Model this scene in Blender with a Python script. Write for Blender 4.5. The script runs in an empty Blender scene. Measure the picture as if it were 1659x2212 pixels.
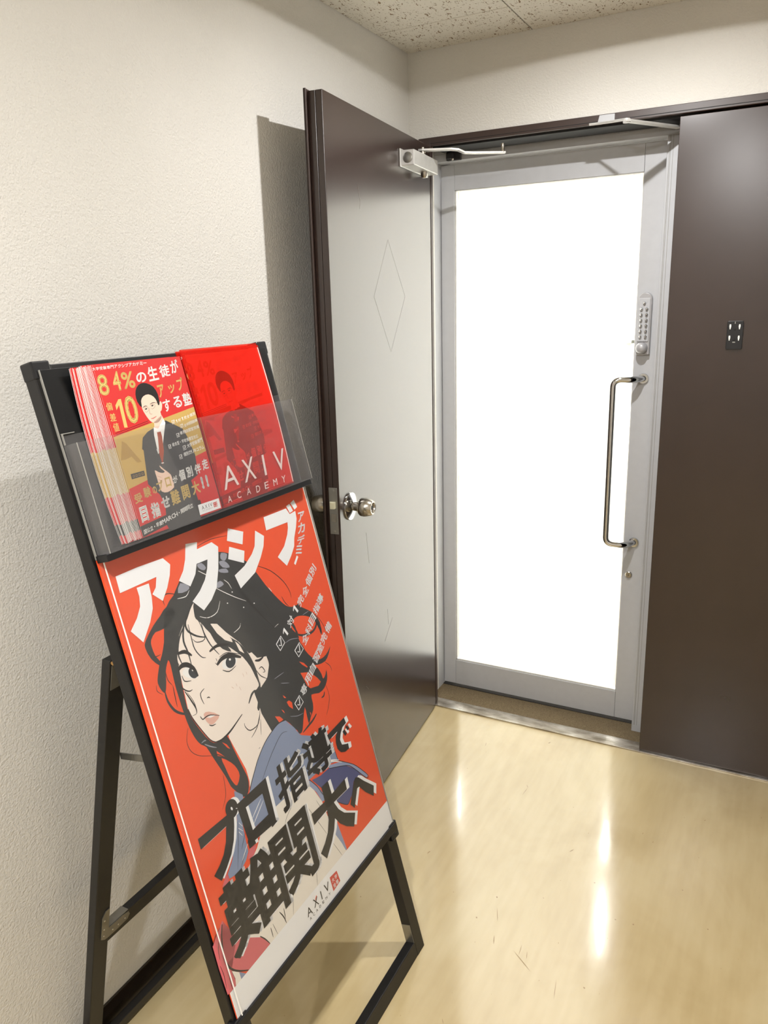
import bpy, bmesh, math, random
from mathutils import Matrix, Vector
from mathutils.geometry import tessellate_polygon
random.seed(7)
SC = bpy.context.scene
COL = SC.collection

# ------------------------------------------------------------------ camera
FPX = 1675.177
cd = bpy.data.cameras.new('camera'); cam = bpy.data.objects.new('camera', cd); COL.objects.link(cam)
cd.sensor_fit = 'HORIZONTAL'; cd.sensor_width = 36.0; cd.lens = FPX / 1659 * 36.0
cd.clip_start = .02; cd.clip_end = 50
YAW, PIT, ROL = .49037, -.26009, -.02757
_f = Vector((-math.sin(YAW) * math.cos(PIT), math.cos(YAW) * math.cos(PIT), math.sin(PIT)))
_r = Vector((math.cos(YAW), math.sin(YAW), 0)); _u = _r.cross(_f)
_r2 = math.cos(ROL) * _r + math.sin(ROL) * _u; _u2 = -math.sin(ROL) * _r + math.cos(ROL) * _u
cam.matrix_world = Matrix(((_r2.x, _u2.x, -_f.x, 1.2314), (_r2.y, _u2.y, -_f.y, -2.5574), (_r2.z, _u2.z, -_f.z, 1.5471), (0, 0, 0, 1)))
SC.camera = cam

# ------------------------------------------------------------------ world, lights, exposure
wd = bpy.data.worlds.new('world'); SC.world = wd; wd.use_nodes = True
wd.node_tree.nodes['Background'].inputs[0].default_value = (.9, .9, .88, 1)
wd.node_tree.nodes['Background'].inputs[1].default_value = .3
SC.view_settings.view_transform = 'Standard'; SC.view_settings.look = 'None'
SC.view_settings.gamma = 1.0; SC.view_settings.use_curve_mapping = False
SC.view_settings.exposure = 0.0
SC.cycles.caustics_reflective = False; SC.cycles.caustics_refractive = False; SC.cycles.max_bounces = 8; SC.cycles.use_light_tree = False; SC.cycles.transparent_max_bounces = 12
HC = 2.3403                                   # ceiling height
LAMPS = [(.80, -.69), (.86, -2.45), (.88, -4.2)]
LAMP_W = [18.5, 28, 30]
for (lx, ly), w in zip(LAMPS, LAMP_W):
    ld = bpy.data.lights.new('downlight_bulb', 'AREA'); ld.shape = 'DISK'; ld.size = .044; ld.energy = w; ld.color = (1, .99, .98)
    lo = bpy.data.objects.new('downlight_bulb', ld); COL.objects.link(lo); lo.location = (lx, ly, HC - .017)
for lx, ly, sx, sy, w in ((.45, 1.85, .7, .5, 180), (-.3, 2.65, 1.7, .36, 230)):
    ld = bpy.data.lights.new('office_light', 'AREA'); ld.shape = 'RECTANGLE'; ld.size = sx; ld.size_y = sy; ld.energy = w; ld.color = (1, .985, .955)
    lo = bpy.data.objects.new('office_light', ld); COL.objects.link(lo); lo.location = (lx, ly, 2.44)

# ------------------------------------------------------------------ materials
def lin(c):
    return tuple(((v / 255) / 12.92 if v / 255 <= .04045 else ((v / 255 + .055) / 1.055) ** 2.4) for v in c)
MATS = {}
def nt(name):
    m = bpy.data.materials.new(name); m.use_nodes = True; t = m.node_tree
    return m, t, t.nodes['Principled BSDF'], t.nodes['Material Output']
def setp(b, **k):
    for n, v in k.items():
        n = {'base': 'Base Color', 'rough': 'Roughness', 'metal': 'Metallic', 'spec': 'Specular IOR Level', 'coat': 'Coat Weight', 'coatr': 'Coat Roughness', 'ior': 'IOR'}[n]
        b.inputs[n].default_value = (*v, 1) if n == 'Base Color' else v
def coords(t, scale=(1, 1, 1), which='Object'):
    c = t.nodes.new('ShaderNodeTexCoord'); mp = t.nodes.new('ShaderNodeMapping'); mp.inputs['Scale'].default_value = scale
    t.links.new(c.outputs[which], mp.inputs['Vector']); return mp.outputs['Vector']
def noise(t, vec, scale, detail=2, rough=.5, dist=0):
    n = t.nodes.new('ShaderNodeTexNoise'); n.inputs['Scale'].default_value = scale; n.inputs['Detail'].default_value = detail
    n.inputs['Roughness'].default_value = rough; n.inputs['Distortion'].default_value = dist
    t.links.new(vec, n.inputs['Vector']); return n.outputs['Fac']
def ramp(t, fac, stops):
    r = t.nodes.new('ShaderNodeValToRGB'); e = r.color_ramp.elements
    while len(e) < len(stops): e.new(.5)
    for el, (p, c) in zip(e, stops): el.position = p; el.color = (*c, 1) if len(c) == 3 else c
    t.links.new(fac, r.inputs['Fac']); return r.outputs['Color']
def bump(t, b, h, strength, dist):
    n = t.nodes.new('ShaderNodeBump'); n.inputs['Strength'].default_value = strength; n.inputs['Distance'].default_value = dist
    t.links.new(h, n.inputs['Height']); t.links.new(n.outputs['Normal'], b.inputs['Normal'])
def mixc(t, fac, a, c, mode='MIX'):
    n = t.nodes.new('ShaderNodeMix'); n.data_type = 'RGBA'; n.blend_type = mode
    if isinstance(fac, float): n.inputs[0].default_value = fac
    else: t.links.new(fac, n.inputs[0])
    for s, v in ((6, a), (7, c)):
        if isinstance(v, tuple): n.inputs[s].default_value = (*v, 1)
        else: t.links.new(v, n.inputs[s])
    return n.outputs[2]
def flat(name, rgb, rough=.5, metal=0., spec=.5, var=.05, scale=40, coat=0.):
    """procedural paint: base colour with a little noise in tone and gloss"""
    if name in MATS: return MATS[name]
    m, t, b, o = nt(name); c = lin(rgb); v = coords(t)
    f = noise(t, v, scale, 3)
    col = ramp(t, f, [(.3, tuple(x * (1 - var) for x in c)), (.7, tuple(min(1, x * (1 + var)) for x in c))])
    t.links.new(col, b.inputs['Base Color']); setp(b, rough=rough, metal=metal, spec=spec, coat=coat)
    MATS[name] = m; return m

# walls: fine embossed wallpaper
m, t, b, o = nt('wallpaper'); v = coords(t)
n1 = noise(t, v, 250, 2.5, .55); n2 = noise(t, v, 140, 1, .5); n3 = noise(t, v, 2.2, 3)
t.links.new(ramp(t, n3, [(.3, lin((213, 210, 203))), (.7, lin((218, 215, 209)))]), b.inputs['Base Color'])
mx = t.nodes.new('ShaderNodeMath'); mx.operation = 'ADD'; t.links.new(n1, mx.inputs[0]); t.links.new(n2, mx.inputs[1])
bump(t, b, mx.outputs[0], .6, .0026); setp(b, rough=.72, spec=.25); MATS['wall'] = m
# ceiling tiles: off-white board with brown worm-like pits
m, t, b, o = nt('ceiling_board'); v = coords(t, (1.25, .6, 1))
f1 = noise(t, v, 105, 1.2, .5, 1.2); f2 = noise(t, v, 240, 1, .5, .4); gate = noise(t, coords(t), 28, 1)
p1 = ramp(t, f1, [(.63, (0, 0, 0)), (.68, (1, 1, 1))]); p2 = ramp(t, f2, [(.68, (0, 0, 0)), (.74, (.8, .8, .8))])
pm = mixc(t, 1.0, p1, p2, 'LIGHTEN'); 
t.links.new(mixc(t, pm, lin((224, 219, 208)), lin((138, 116, 92))), b.inputs['Base Color'])
inv = t.nodes.new('ShaderNodeMath'); inv.operation = 'SUBTRACT'; inv.inputs[0].default_value = 1; t.links.new(pm, inv.inputs[1])
bump(t, b, inv.outputs[0], .6, .002); setp(b, rough=.85, spec=.2); MATS['ceil'] = m
# floor: waxed beige sheet vinyl with cloudy tone and scuffs
m, t, b, o = nt('floor_vinyl'); v = coords(t)
n1 = noise(t, coords(t, (1.2, .8, 1)), 3.2, 4, .55, .5); n2 = noise(t, coords(t, (1, .12, 1)), 42, 2); n3 = noise(t, coords(t, (1, .35, 1)), 120, 2, .5, .8)
c1 = ramp(t, n1, [(.25, lin((184, 163, 119))), (.5, lin((195, 175, 132))), (.75, lin((204, 187, 147)))])
c2 = mixc(t, .07, c1, ramp(t, n2, [(.35, lin((160, 138, 96))), (.65, lin((220, 204, 168)))]))
sp = ramp(t, n3, [(.76, (0, 0, 0)), (.79, (.75, .75, .75))])
t.links.new(mixc(t, sp, c2, lin((150, 122, 80))), b.inputs['Base Color'])
t.links.new(ramp(t, n1, [(.3, (.10, .10, .10)), (.7, (.2, .2, .2))]), b.inputs['Roughness'])
n4 = noise(t, coords(t, (1, 1, 1)), 7, 2, .5); bump(t, b, n4, .16, .004); setp(b, spec=.85, coat=.35, coatr=.06); MATS['floor'] = m
# brown painted steel (satin)
def steel(name, rgb, rough, spec, coat=False):
    m, t, b, o = nt(name); v = coords(t); c = lin(rgb)
    n1 = noise(t, v, 6, 4)
    t.links.new(ramp(t, n1, [(.3, tuple(x * .93 for x in c)), (.7, tuple(x * 1.07 for x in c))]), b.inputs['Base Color'])
    setp(b, rough=rough, coat=.35 if coat else 0, coatr=rough); b.inputs['Coat IOR'].default_value = 1.55
    n3 = noise(t, v, 3.5, 2); bump(t, b, n3, .02, .006); setp(b, spec=spec); MATS[name] = m; return m
steel('brown_paint', (50, 37, 32), .25, .5, True); steel('scuff', (60, 46, 41), .28, .5, True)
steel('brown_paint_matte', (58, 44, 39), .42, .5)
# clear sheets
def clear(name, tint, rough, ior=1.49, haze=0.0, hcol=(.8, .8, .8)):
    m = bpy.data.materials.new(name); m.use_nodes = True; t = m.node_tree; t.nodes.clear()
    o = t.nodes.new('ShaderNodeOutputMaterial'); tr = t.nodes.new('ShaderNodeBsdfTransparent'); tr.inputs[0].default_value = (*tint, 1)
    g = t.nodes.new('ShaderNodeBsdfGlossy'); g.inputs['Roughness'].default_value = rough
    lw = t.nodes.new('ShaderNodeLayerWeight'); pw = t.nodes.new('ShaderNodeMath'); pw.operation = 'POWER'; pw.inputs[1].default_value = 5
    fr = t.nodes.new('ShaderNodeMapRange'); fr.inputs['To Min'].default_value = ((ior - 1) / (ior + 1)) ** 2
    t.links.new(lw.outputs['Facing'], pw.inputs[0]); t.links.new(pw.outputs[0], fr.inputs['Value'])
    mx = t.nodes.new('ShaderNodeMixShader'); t.links.new(fr.outputs[0], mx.inputs[0]); t.links.new(tr.outputs[0], mx.inputs[1]); t.links.new(g.outputs[0], mx.inputs[2])
    out = mx.outputs[0]
    if haze:
        d = t.nodes.new('ShaderNodeBsdfDiffuse'); d.inputs[0].default_value = (*hcol, 1)
        m2 = t.nodes.new('ShaderNodeMixShader')
        vv = coords(t); nz = noise(t, vv, 25, 4, .6); r = t.nodes.new('ShaderNodeMapRange'); r.inputs['To Min'].default_value = haze * .6; r.inputs['To Max'].default_value = haze * 1.4
        t.links.new(nz, r.inputs['Value']); t.links.new(r.outputs[0], m2.inputs[0]); t.links.new(out, m2.inputs[1]); t.links.new(d.outputs[0], m2.inputs[2]); out = m2.outputs[0]
    t.links.new(out, o.inputs[0]); MATS[name] = m; return m
clear('acrylic', (.945, .945, .94), .03, 1.49, .035, (.75, .73, .76))
clear('cover', (.99, .99, .99), .09, 1.45, .012, (.88, .88, .88))
clear('pane', (.96, .98, .975), .01, 1.5)
clear('fold_red', (.985, .40, .35), .14, 1.5, .22, lin((248, 66, 50)))
# frosted film: lets the office light through, scattered
m = bpy.data.materials.new('frosted_film'); m.use_nodes = True; t = m.node_tree; t.nodes.clear()
o = t.nodes.new('ShaderNodeOutputMaterial'); tl = t.nodes.new('ShaderNodeBsdfTranslucent'); df = t.nodes.new('ShaderNodeBsdfDiffuse')
vv = coords(t); nz = noise(t, vv, 3, 2)
t.links.new(ramp(t, nz, [(.3, (.90, .91, .91)), (.7, (.94, .94, .93))]), tl.inputs[0]); df.inputs[0].default_value = (.8, .81, .8, 1)
mx = t.nodes.new('ShaderNodeMixShader'); mx.inputs[0].default_value = .25; t.links.new(tl.outputs[0], mx.inputs[1]); t.links.new(df.outputs[0], mx.inputs[2])
gl = t.nodes.new('ShaderNodeBsdfGlossy'); gl.inputs['Roughness'].default_value = .35; m2 = t.nodes.new('ShaderNodeMixShader'); m2.inputs[0].default_value = .03
t.links.new(mx.outputs[0], m2.inputs[1]); t.links.new(gl.outputs[0], m2.inputs[2]); t.links.new(m2.outputs[0], o.inputs[0]); MATS['film'] = m

flat('alu_grey', (188, 189, 192), .38, 0, .5, .02); flat('alu_bead', (214, 213, 210), .35); flat('dark_rubber', (34, 31, 30), .6)
flat('black_frame', (18, 17, 18), .38, 0, .5, .12); flat('black_board', (14, 15, 17), .3, 0, .5, .1); flat('black_plastic', (17, 17, 20), .35)
flat('grey_edge', (150, 148, 142), .4); flat('steel_bracket', (150, 148, 142), .32, .85); flat('chrome', (196, 196, 196), .06, 1); flat('satin_steel', (176, 170, 160), .24, 1, .5, .03, 300)
flat('silver_paint', (196, 194, 190), .35, .3); flat('keypad_grey', (172, 171, 173), .4, .2); flat('latch_cream', (205, 200, 172), .4); flat('dark_hole', (15, 14, 13), .7)
flat('baseboard_vinyl', (46, 37, 30), .22, 0, .6); flat('screw_gold', (190, 150, 95), .3, .9)
flat('floor_scuff', (150, 124, 84), .4); flat('white_slot', (240, 240, 235), .3); flat('ring_white', (235, 232, 225), .4); 0
flat('office_wall', (236, 233, 226), .8); flat('office_floor', (150, 140, 125), .8)
# carpet strip in the doorway
m, t, b, o = nt('carpet'); v = coords(t); n1 = noise(t, v, 420, 3, .6); n2 = noise(t, v, 12, 3)
t.links.new(ramp(t, n1, [(.3, lin((84, 72, 54))), (.7, lin((138, 122, 96)))]), b.inputs['Base Color']); bump(t, b, n1, .8, .003); setp(b, rough=.95, spec=.1); MATS['carpet'] = m
# worn metal threshold
m, t, b, o = nt('threshold_metal'); v = coords(t, (1, 2.5, 1)); n1 = noise(t, v, 9, 4, .55)
t.links.new(ramp(t, n1, [(.36, lin((136, 126, 112))), (.52, lin((186, 178, 167))), (.68, lin((226, 222, 214)))]), b.inputs['Base Color']); setp(b, rough=.26, metal=.75); MATS['thresh'] = m
# print inks
INK = dict(red=(240, 84, 40), hair=(52, 53, 54), line=(40, 36, 36), skin=(248, 236, 225), white=(245, 243, 240), iris=(50, 54, 60), ink=(34, 31, 32), lip=(232, 184, 168), blush=(206, 170, 150),
           shine=(150, 152, 164), blue=(134, 148, 178), bluelight=(146, 158, 190), navy=(78, 84, 132), cream=(240, 234, 224), pink=(214, 104, 112), paper=(244, 245, 247), black=(36, 33, 30), stamp=(214, 74, 62),
           flyred=(208, 46, 44), gold=(200, 166, 92), golddark=(178, 142, 74), goldtext=(222, 190, 112), char=(58, 56, 54), suit=(62, 62, 64), tie=(168, 66, 30), flesh=(240, 206, 186), fleshdark=(190, 140, 120),
           hairman=(26, 22, 22), lipman=(206, 120, 110), flydark=(110, 24, 24), foldwhite=(244, 226, 222), fold=(220, 40, 30))
def ink(k): return flat('ink_' + k, INK[k], .42, 0, .5, .012, 30)
flat('paper_white', (244, 242, 238), .5, 0, .5, .01); 

# ------------------------------------------------------------------ mesh helpers
class MB:
    def __init__(s): s.v = []; s.f = []
    def add(s, vs, fs):
        k = len(s.v); s.v += [Vector(p) for p in vs]; s.f += [tuple(i + k for i in f) for f in fs]; return s
    def box(s, x0, x1, y0, y1, z0, z1):
        return s.add([(x0, y0, z0), (x1, y0, z0), (x1, y1, z0), (x0, y1, z0), (x0, y0, z1), (x1, y0, z1), (x1, y1, z1), (x0, y1, z1)],
                     [(0, 3, 2, 1), (4, 5, 6, 7), (0, 1, 5, 4), (1, 2, 6, 5), (2, 3, 7, 6), (3, 0, 4, 7)])
    def hexa(s, q, w):
        """box from a quad q (4 points) swept by vector w"""
        w = Vector(w); a = [Vector(p) for p in q]
        return s.add(a + [p + w for p in a], [(0, 3, 2, 1), (4, 5, 6, 7), (0, 1, 5, 4), (1, 2, 6, 5), (2, 3, 7, 6), (3, 0, 4, 7)])
    def prism(s, pts, M, h):
        """polygon in the xy plane of M extruded by h along its z"""
        n = len(pts); a = [M @ Vector((x, y, 0)) for x, y in pts]; b_ = [M @ Vector((x, y, h)) for x, y in pts]
        return s.add(a + b_, [tuple(range(n - 1, -1, -1)), tuple(range(n, 2 * n))] + [(i, (i + 1) % n, n + (i + 1) % n, n + i) for i in range(n)])
    def lathe(s, prof, M, seg=28):
        """profile (r, z) spun about M's z axis"""
        k = len(prof); vs = []
        for i in range(seg):
            a = 2 * math.pi * i / seg
            vs += [M @ Vector((r * math.cos(a), r * math.sin(a), z)) for r, z in prof]
        fs = [(i * k + j, ((i + 1) % seg) * k + j, ((i + 1) % seg) * k + j + 1, i * k + j + 1) for i in range(seg) for j in range(k - 1)]
        return s.add(vs, fs)
    def tube(s, path, r, seg=14, caps=True):
        P = [Vector(p) for p in path]; n = len(P); vs = []; up = None
        for i, p in enumerate(P):
            d = (P[min(i + 1, n - 1)] - P[max(i - 1, 0)]).normalized()
            if up is None: up = d.orthogonal().normalized()
            up = (up - d * up.dot(d)).normalized(); w = d.cross(up)
            rr = r[i] if isinstance(r, (list, tuple)) else r
            vs += [p + rr * (math.cos(2 * math.pi * j / seg) * up + math.sin(2 * math.pi * j / seg) * w) for j in range(seg)]
        fs = [(i * seg + j, i * seg + (j + 1) % seg, (i + 1) * seg + (j + 1) % seg, (i + 1) * seg + j) for i in range(n - 1) for j in range(seg)]
        if caps: fs += [tuple(range(seg - 1, -1, -1)), tuple(range((n - 1) * seg, n * seg))]
        return s.add(vs, fs)
FR = {}
def frame(o): return FR.get(o.name, Matrix())
def link(o, parent=None):
    COL.objects.link(o)
    if parent: o.parent = parent; FR[o.name] = frame(parent)
    return o
def build(name, mb, mat, parent=None, world=True, bevel=0, smooth=False, seg=2):
    """one mesh object; vertices given in world space are brought into the parent's space"""
    vs = mb.v
    if parent is not None and world:
        inv = frame(parent).inverted(); vs = [inv @ p for p in vs]
    me = bpy.data.meshes.new(name); me.from_pydata([tuple(p) for p in vs], [], mb.f)
    bm = bmesh.new(); bm.from_mesh(me); bmesh.ops.recalc_face_normals(bm, faces=bm.faces); bm.to_mesh(me); bm.free()
    me.materials.append(MATS[mat] if isinstance(mat, str) else mat)
    o = bpy.data.objects.new(name, me); link(o, parent)
    if smooth:
        for p in me.polygons: p.use_smooth = True
        me.set_sharp_from_angle(angle=math.radians(38))
    if bevel:
        md = o.modifiers.new('bevel', 'BEVEL'); md.width = bevel; md.segments = seg; md.limit_method = 'ANGLE'; md.angle_limit = math.radians(40)
    return o
def thing(name, M, label=None, cat=None, kind=None, group=None):
    o = bpy.data.objects.new(name, None); COL.objects.link(o); o.empty_display_size = .1; o.matrix_world = M; FR[o.name] = M.copy()
    return tag(o, label, cat, kind, group)
def tag(o, label=None, cat=None, kind=None, group=None):
    for k, v_ in (('label', label), ('category', cat), ('kind', kind), ('group', group)):
        if v_: o[k] = v_
    return o
def T(x=0, y=0, z=0): return Matrix.Translation((x, y, z))
def axes(loc, x, y, z):
    x, y, z = Vector(x), Vector(y), Vector(z)
    return Matrix(((x.x, y.x, z.x, loc[0]), (x.y, y.y, z.y, loc[1]), (x.z, y.z, z.z, loc[2]), (0, 0, 0, 1)))
def arc(c, a0, a1, r, n=8):
    return [(c[0] + r * math.cos(a0 + (a1 - a0) * i / n), c[1] + r * math.sin(a0 + (a1 - a0) * i / n)) for i in range(n + 1)]
def rrect(x0, x1, y0, y1, r, n=4):
    pi = math.pi
    return arc((x1 - r, y0 + r), -pi / 2, 0, r, n) + arc((x1 - r, y1 - r), 0, pi / 2, r, n) + arc((x0 + r, y1 - r), pi / 2, pi, r, n) + arc((x0 + r, y0 + r), pi, 1.5 * pi, r, n)

# ------------------------------------------------------------------ the shell
XR, YB = 1.85, -5.4
tag(build('floor', MB().box(-.12, XR + .12, YB, 0, -.06, 0), 'floor'), 'polished beige sheet vinyl floor of the corridor', None, 'structure')
flo = bpy.data.objects['floor']
for x0, y0, x1, y1, w in [[0.7458,-1.0349,0.8055,-1.0792,0.0022],[0.6889,-1.0109,0.6969,-1.0397,0.0022],[0.6634,-0.919,0.6818,-0.9668,0.0016],[0.7787,-1.0235,0.784,-1.0475,0.0016],[0.7638,-1.0465,0.7608,-1.0084,0.0014],[0.8651,-1.0719,0.875,-1.1304,0.0014],[0.7783,-0.6237,0.7878,-0.6081,0.003],[0.8704,-0.7162,0.8746,-0.7181,0.004],[0.9269,-1.0658,0.9319,-1.069,0.004],[0.5606,-0.0895,0.5671,-0.0763,0.003],[0.3619,-0.2033,0.3579,-0.1781,0.0022],[0.5719,-0.4246,0.5759,-0.3784,0.0016],[0.6257,-0.9732,0.629,-0.9786,0.004],[1.0888,-0.6411,1.0926,-0.6431,0.004],[1.1644,-0.7548,1.167,-0.7586,0.004],[0.9925,-0.8219,0.9973,-0.8229,0.005],[0.6488,-0.8817,0.6522,-0.8876,0.004],[0.9489,-0.8242,0.953,-0.8274,0.004],[0.5678,-0.3625,0.5773,-0.3778,0.0022],[0.6653,-1.2873,0.6736,-1.2987,0.0016],[0.2319,-1.3836,0.2355,-1.3848,0.003],[0.7618,-0.8323,0.765,-0.8345,0.003]]:
    d = Vector((x1 - x0, y1 - y0, 0)); d = d.normalized() if d.length > 0 else Vector((1, 0, 0)); sd = Vector((-d.y, d.x, 0)) * w / 2; a, b_ = Vector((x0, y0, .0002)), Vector((x1, y1, .0002))
    build('scuff_mark', MB().add([a, a.lerp(b_, .3) + sd * .8, a.lerp(b_, .7) + sd, b_, a.lerp(b_, .6) - sd, a.lerp(b_, .25) - sd * .7], [(0, 1, 2, 3, 4, 5)]), 'floor_scuff', flo)
tag(build('wall_left', MB().box(-.12, 0, YB, .12, 0, 2.5), 'wall'), 'off-white textured plaster wall behind the poster stand', None, 'structure')
FX0, FX1, FZ = .037, 1.705, 2.0791             # brown frame outer size
tag(build('wall_back', MB().box(0, FX0, 0, .12, 0, 2.5).box(FX1, XR, 0, .12, 0, 2.5).box(FX0, FX1, 0, .12, FZ, 2.5), 'wall'), 'off-white textured wall above the doorway', None, 'structure')
tag(build('wall_right', MB().box(XR, XR + .12, YB, .12, 0, 2.5), 'wall'), 'off-white corridor wall on the right', None, 'structure')
tag(build('wall_rear', MB().box(-.12, XR + .12, YB - .12, YB, 0, 2.5), 'wall'), 'off-white wall at the far end of the corridor', None, 'structure')
ceil = tag(build('ceiling', MB().box(-.12, XR + .12, YB, .12, HC + .006, 2.5), 'dark_hole'), 'speckled acoustic tile ceiling', None, 'structure')
TX, TY, G = .91, .455, .0018
for ci, (cx, oy) in enumerate(((-.49, -.221), (.42, -.4475), (1.33, -.221))):
    y1 = 0
    y0 = oy
    while y1 > YB:
        a, b_ = max(0, cx) + G, min(XR, cx + TX) - G
        build('ceiling_tile', MB().box(a if ci else .001, b_ if ci < 2 else XR - .001, max(y0, YB) + G, y1 - (G if y1 < 0 else .0008), HC, HC + .012), 'ceil', ceil, bevel=.0012, seg=1)
        y1 = y0; y0 -= TY
tag(build('baseboard_left', MB().box(0, .004, YB, 0, 0, .057).box(0, .0055, YB, 0, .057, .0605), 'baseboard_vinyl'), 'dark brown vinyl baseboard along the left wall', None, 'structure')
tag(build('baseboard_right', MB().box(XR - .004, XR, YB, 0, 0, .0605), 'baseboard_vinyl'), 'dark brown vinyl baseboard along the right wall', None, 'structure')

# downlights
for i, (lx, ly) in enumerate(LAMPS):
    d = thing('downlight', T(lx, ly, HC), ['round ceiling downlight nearest the doorway', 'round ceiling downlight in the middle of the corridor', 'round ceiling downlight farthest from the doorway'][i], 'downlight', None, 'corridor downlights')
    build('trim_ring', MB().lathe([(.128, 0), (.128, -.027), (.132, -.0295), (.138, -.028), (.152, -.003), (.152, 0)], T(lx, ly, HC), 40), 'ring_white', d, smooth=True)
    build('reflector', MB().lathe([(.0, -.001), (.128, -.001)], T(lx, ly, HC), 32), 'ring_white', d)

# ------------------------------------------------------------------ doorway: brown frame, sill, aluminium frame
HB = 2.0535
fr = tag(build('trim_1', MB().box(FX0, .081, -.006, .012, 0, FZ).box(FX0, .081, .012, .10, HB, FZ).box(1.66, FX1, -.006, .10, 0, FZ).box(.081, 1.66, -.006, .10, HB, FZ), 'brown_paint_matte', bevel=.0015), 'dark brown steel door frame around the double doorway', None, 'structure')
build('head_shade_plate', MB().box(.0812, .862, .012, .1185, 2.0475, 2.0534), 'dark_hole', fr)  # added near-black plate: shade under the header put in as colour
build('frame_groove', MB().box(.081, 1.66, -.0063, -.0055, HB + .006, HB + .008), 'dark_hole', fr)
tag(build('trim_2', MB().box(.03, 1.70, -.011, .05, 0, .0048), 'thresh', bevel=.001), 'worn metal threshold strip across the doorway', None, 'structure')
tag(build('floor_doorway', MB().box(.0, 1.70, .05, .168, -.04, .004), 'carpet'), 'tan carpet strip behind the metal threshold', None, 'structure')
tag(build('floor_sill', MB().box(.0, 1.70, .168, .27, -.04, .006), 'dark_rubber'), 'dark sill under the glass door', None, 'structure')
JX0, JX1 = .0365, .8132
af = tag(build('trim_3', MB().box(0, JX0, .12, .26, 0, 2.0225).box(JX1, .92, .12, .26, 0, 2.0225).box(0, .92, .12, .26, 2.0225, 2.046).box(0, .92, .12, .26, 2.0465, 2.20), 'alu_grey', bevel=.001), 'light grey aluminium frame around the glass door', None, 'structure')
for gx in (.8195, .8225, .830):
    build('frame_groove', MB().box(gx, gx + .0012, .1192, .1206, .03, 2.0225), 'grey_edge', af)
tag(build('wall_inner', MB().box(.92, 1.85, .14, .27, 0, 2.2).box(-.12, 0, .12, .27, 0, 2.2), 'wall'), 'plain wall behind the closed door leaf', None, 'structure')
# the lit office behind the glass
tag(build('wall_office', MB().box(-1.6, -1.5, .27, 4.0, 0, 2.5).box(3.0, 3.1, .27, 4.0, 0, 2.5).box(-1.6, 3.1, 4.0, 4.1, 0, 2.5).box(-1.6, 0, .2, .27, 0, 2.5).box(.92, 3.1, .2, .27, 0, 2.5).box(0, .92, .26, .3, 2.2, 2.5), 'office_wall'), 'white office walls seen past the frosted film', None, 'structure')
tag(build('floor_office', MB().box(-1.6, 3.1, .27, 4.1, -.05, 0), 'office_floor'), 'office floor behind the glass door', None, 'structure')
tag(build('ceiling_office', MB().box(-1.6, 3.1, .27, 4.1, 2.5, 2.56), 'office_wall'), 'white office ceiling behind the glass door', None, 'structure')

# ------------------------------------------------------------------ glass door
GY = .175
gd = thing('door_3', T(.42, GY, 0), 'grey framed glass door with frosted film and a chrome pull handle', 'door', 'structure')
PX0, PX1, PZ0, PZ1 = .0905, .7395, .1205, 1.9345
build('stile', MB().box(JX0 + .003, PX0, GY, GY + .035, .014, 2.0195), 'alu_grey', gd, bevel=.0015)
build('stile', MB().box(PX1, JX1 + .01, GY, GY + .035, .014, 2.0195), 'alu_grey', gd, bevel=.0015)
build('top_rail', MB().box(PX0 + .0006, PX1 - .0006, GY + .0004, GY + .035, PZ1, 2.0195), 'alu_grey', gd, bevel=.001)
build('bottom_rail', MB().box(PX0 + .0006, PX1 - .0006, GY + .0004, GY + .035, .014, PZ0), 'alu_grey', gd, bevel=.001)
bd = MB(); e = .006
bd.box(PX0, PX0 + e, GY + .004, GY + .016, PZ0, PZ1).box(PX1 - .003, PX1, GY + .004, GY + .016, PZ0, PZ1).box(PX0, PX1, GY + .004, GY + .016, PZ0, PZ0 + e).box(PX0, PX1, GY + .004, GY + .016, PZ1 - .003, PZ1)
build('glazing_bead', bd, 'alu_bead', gd, bevel=.001)
build('glass_pane', MB().box(PX0, PX1, GY + .016, GY + .021, PZ0, PZ1), 'pane', gd)
build('frosted_film', MB().add([(.1035, GY + .0155, .127), (.7255, GY + .0155, .127), (.7255, GY + .0155, PZ1 - .0025), (.1035, GY + .0155, PZ1 - .0025)], [(0, 1, 2, 3)]), 'film', gd)
# pull handle
def fillet(P, r, n=6):
    P = [Vector(p) for p in P]; out = [P[0]]
    for a, b_, c in zip(P, P[1:], P[2:]):
        u = (a - b_).normalized(); w = (c - b_).normalized(); s, e_ = b_ + u * r, b_ + w * r
        for i in range(n + 1):
            k = i / n; out.append((1 - k) ** 2 * s + 2 * k * (1 - k) * b_ + k * k * e_)
    return out + [P[-1]]
hp = fillet([(.7745, GY, 1.287), (.752, .122, 1.287), (.688, .108, 1.2875), (.688, .108, .716), (.751, .122, .7125), (.7735, GY, .712)], .026, 8)
hd = build('pull_handle', MB().tube(hp, .0108, 18), 'chrome', gd, smooth=True)
for z in (1.287, .712):
    build('handle_collar', MB().lathe([(.0, -.006), (.0165, -.006), (.0175, -.003), (.0175, .0)], axes((.774, GY, z), (1, 0, 0), (0, 0, -1), (0, 1, 0)), 24), 'chrome', hd, smooth=True)
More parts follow.
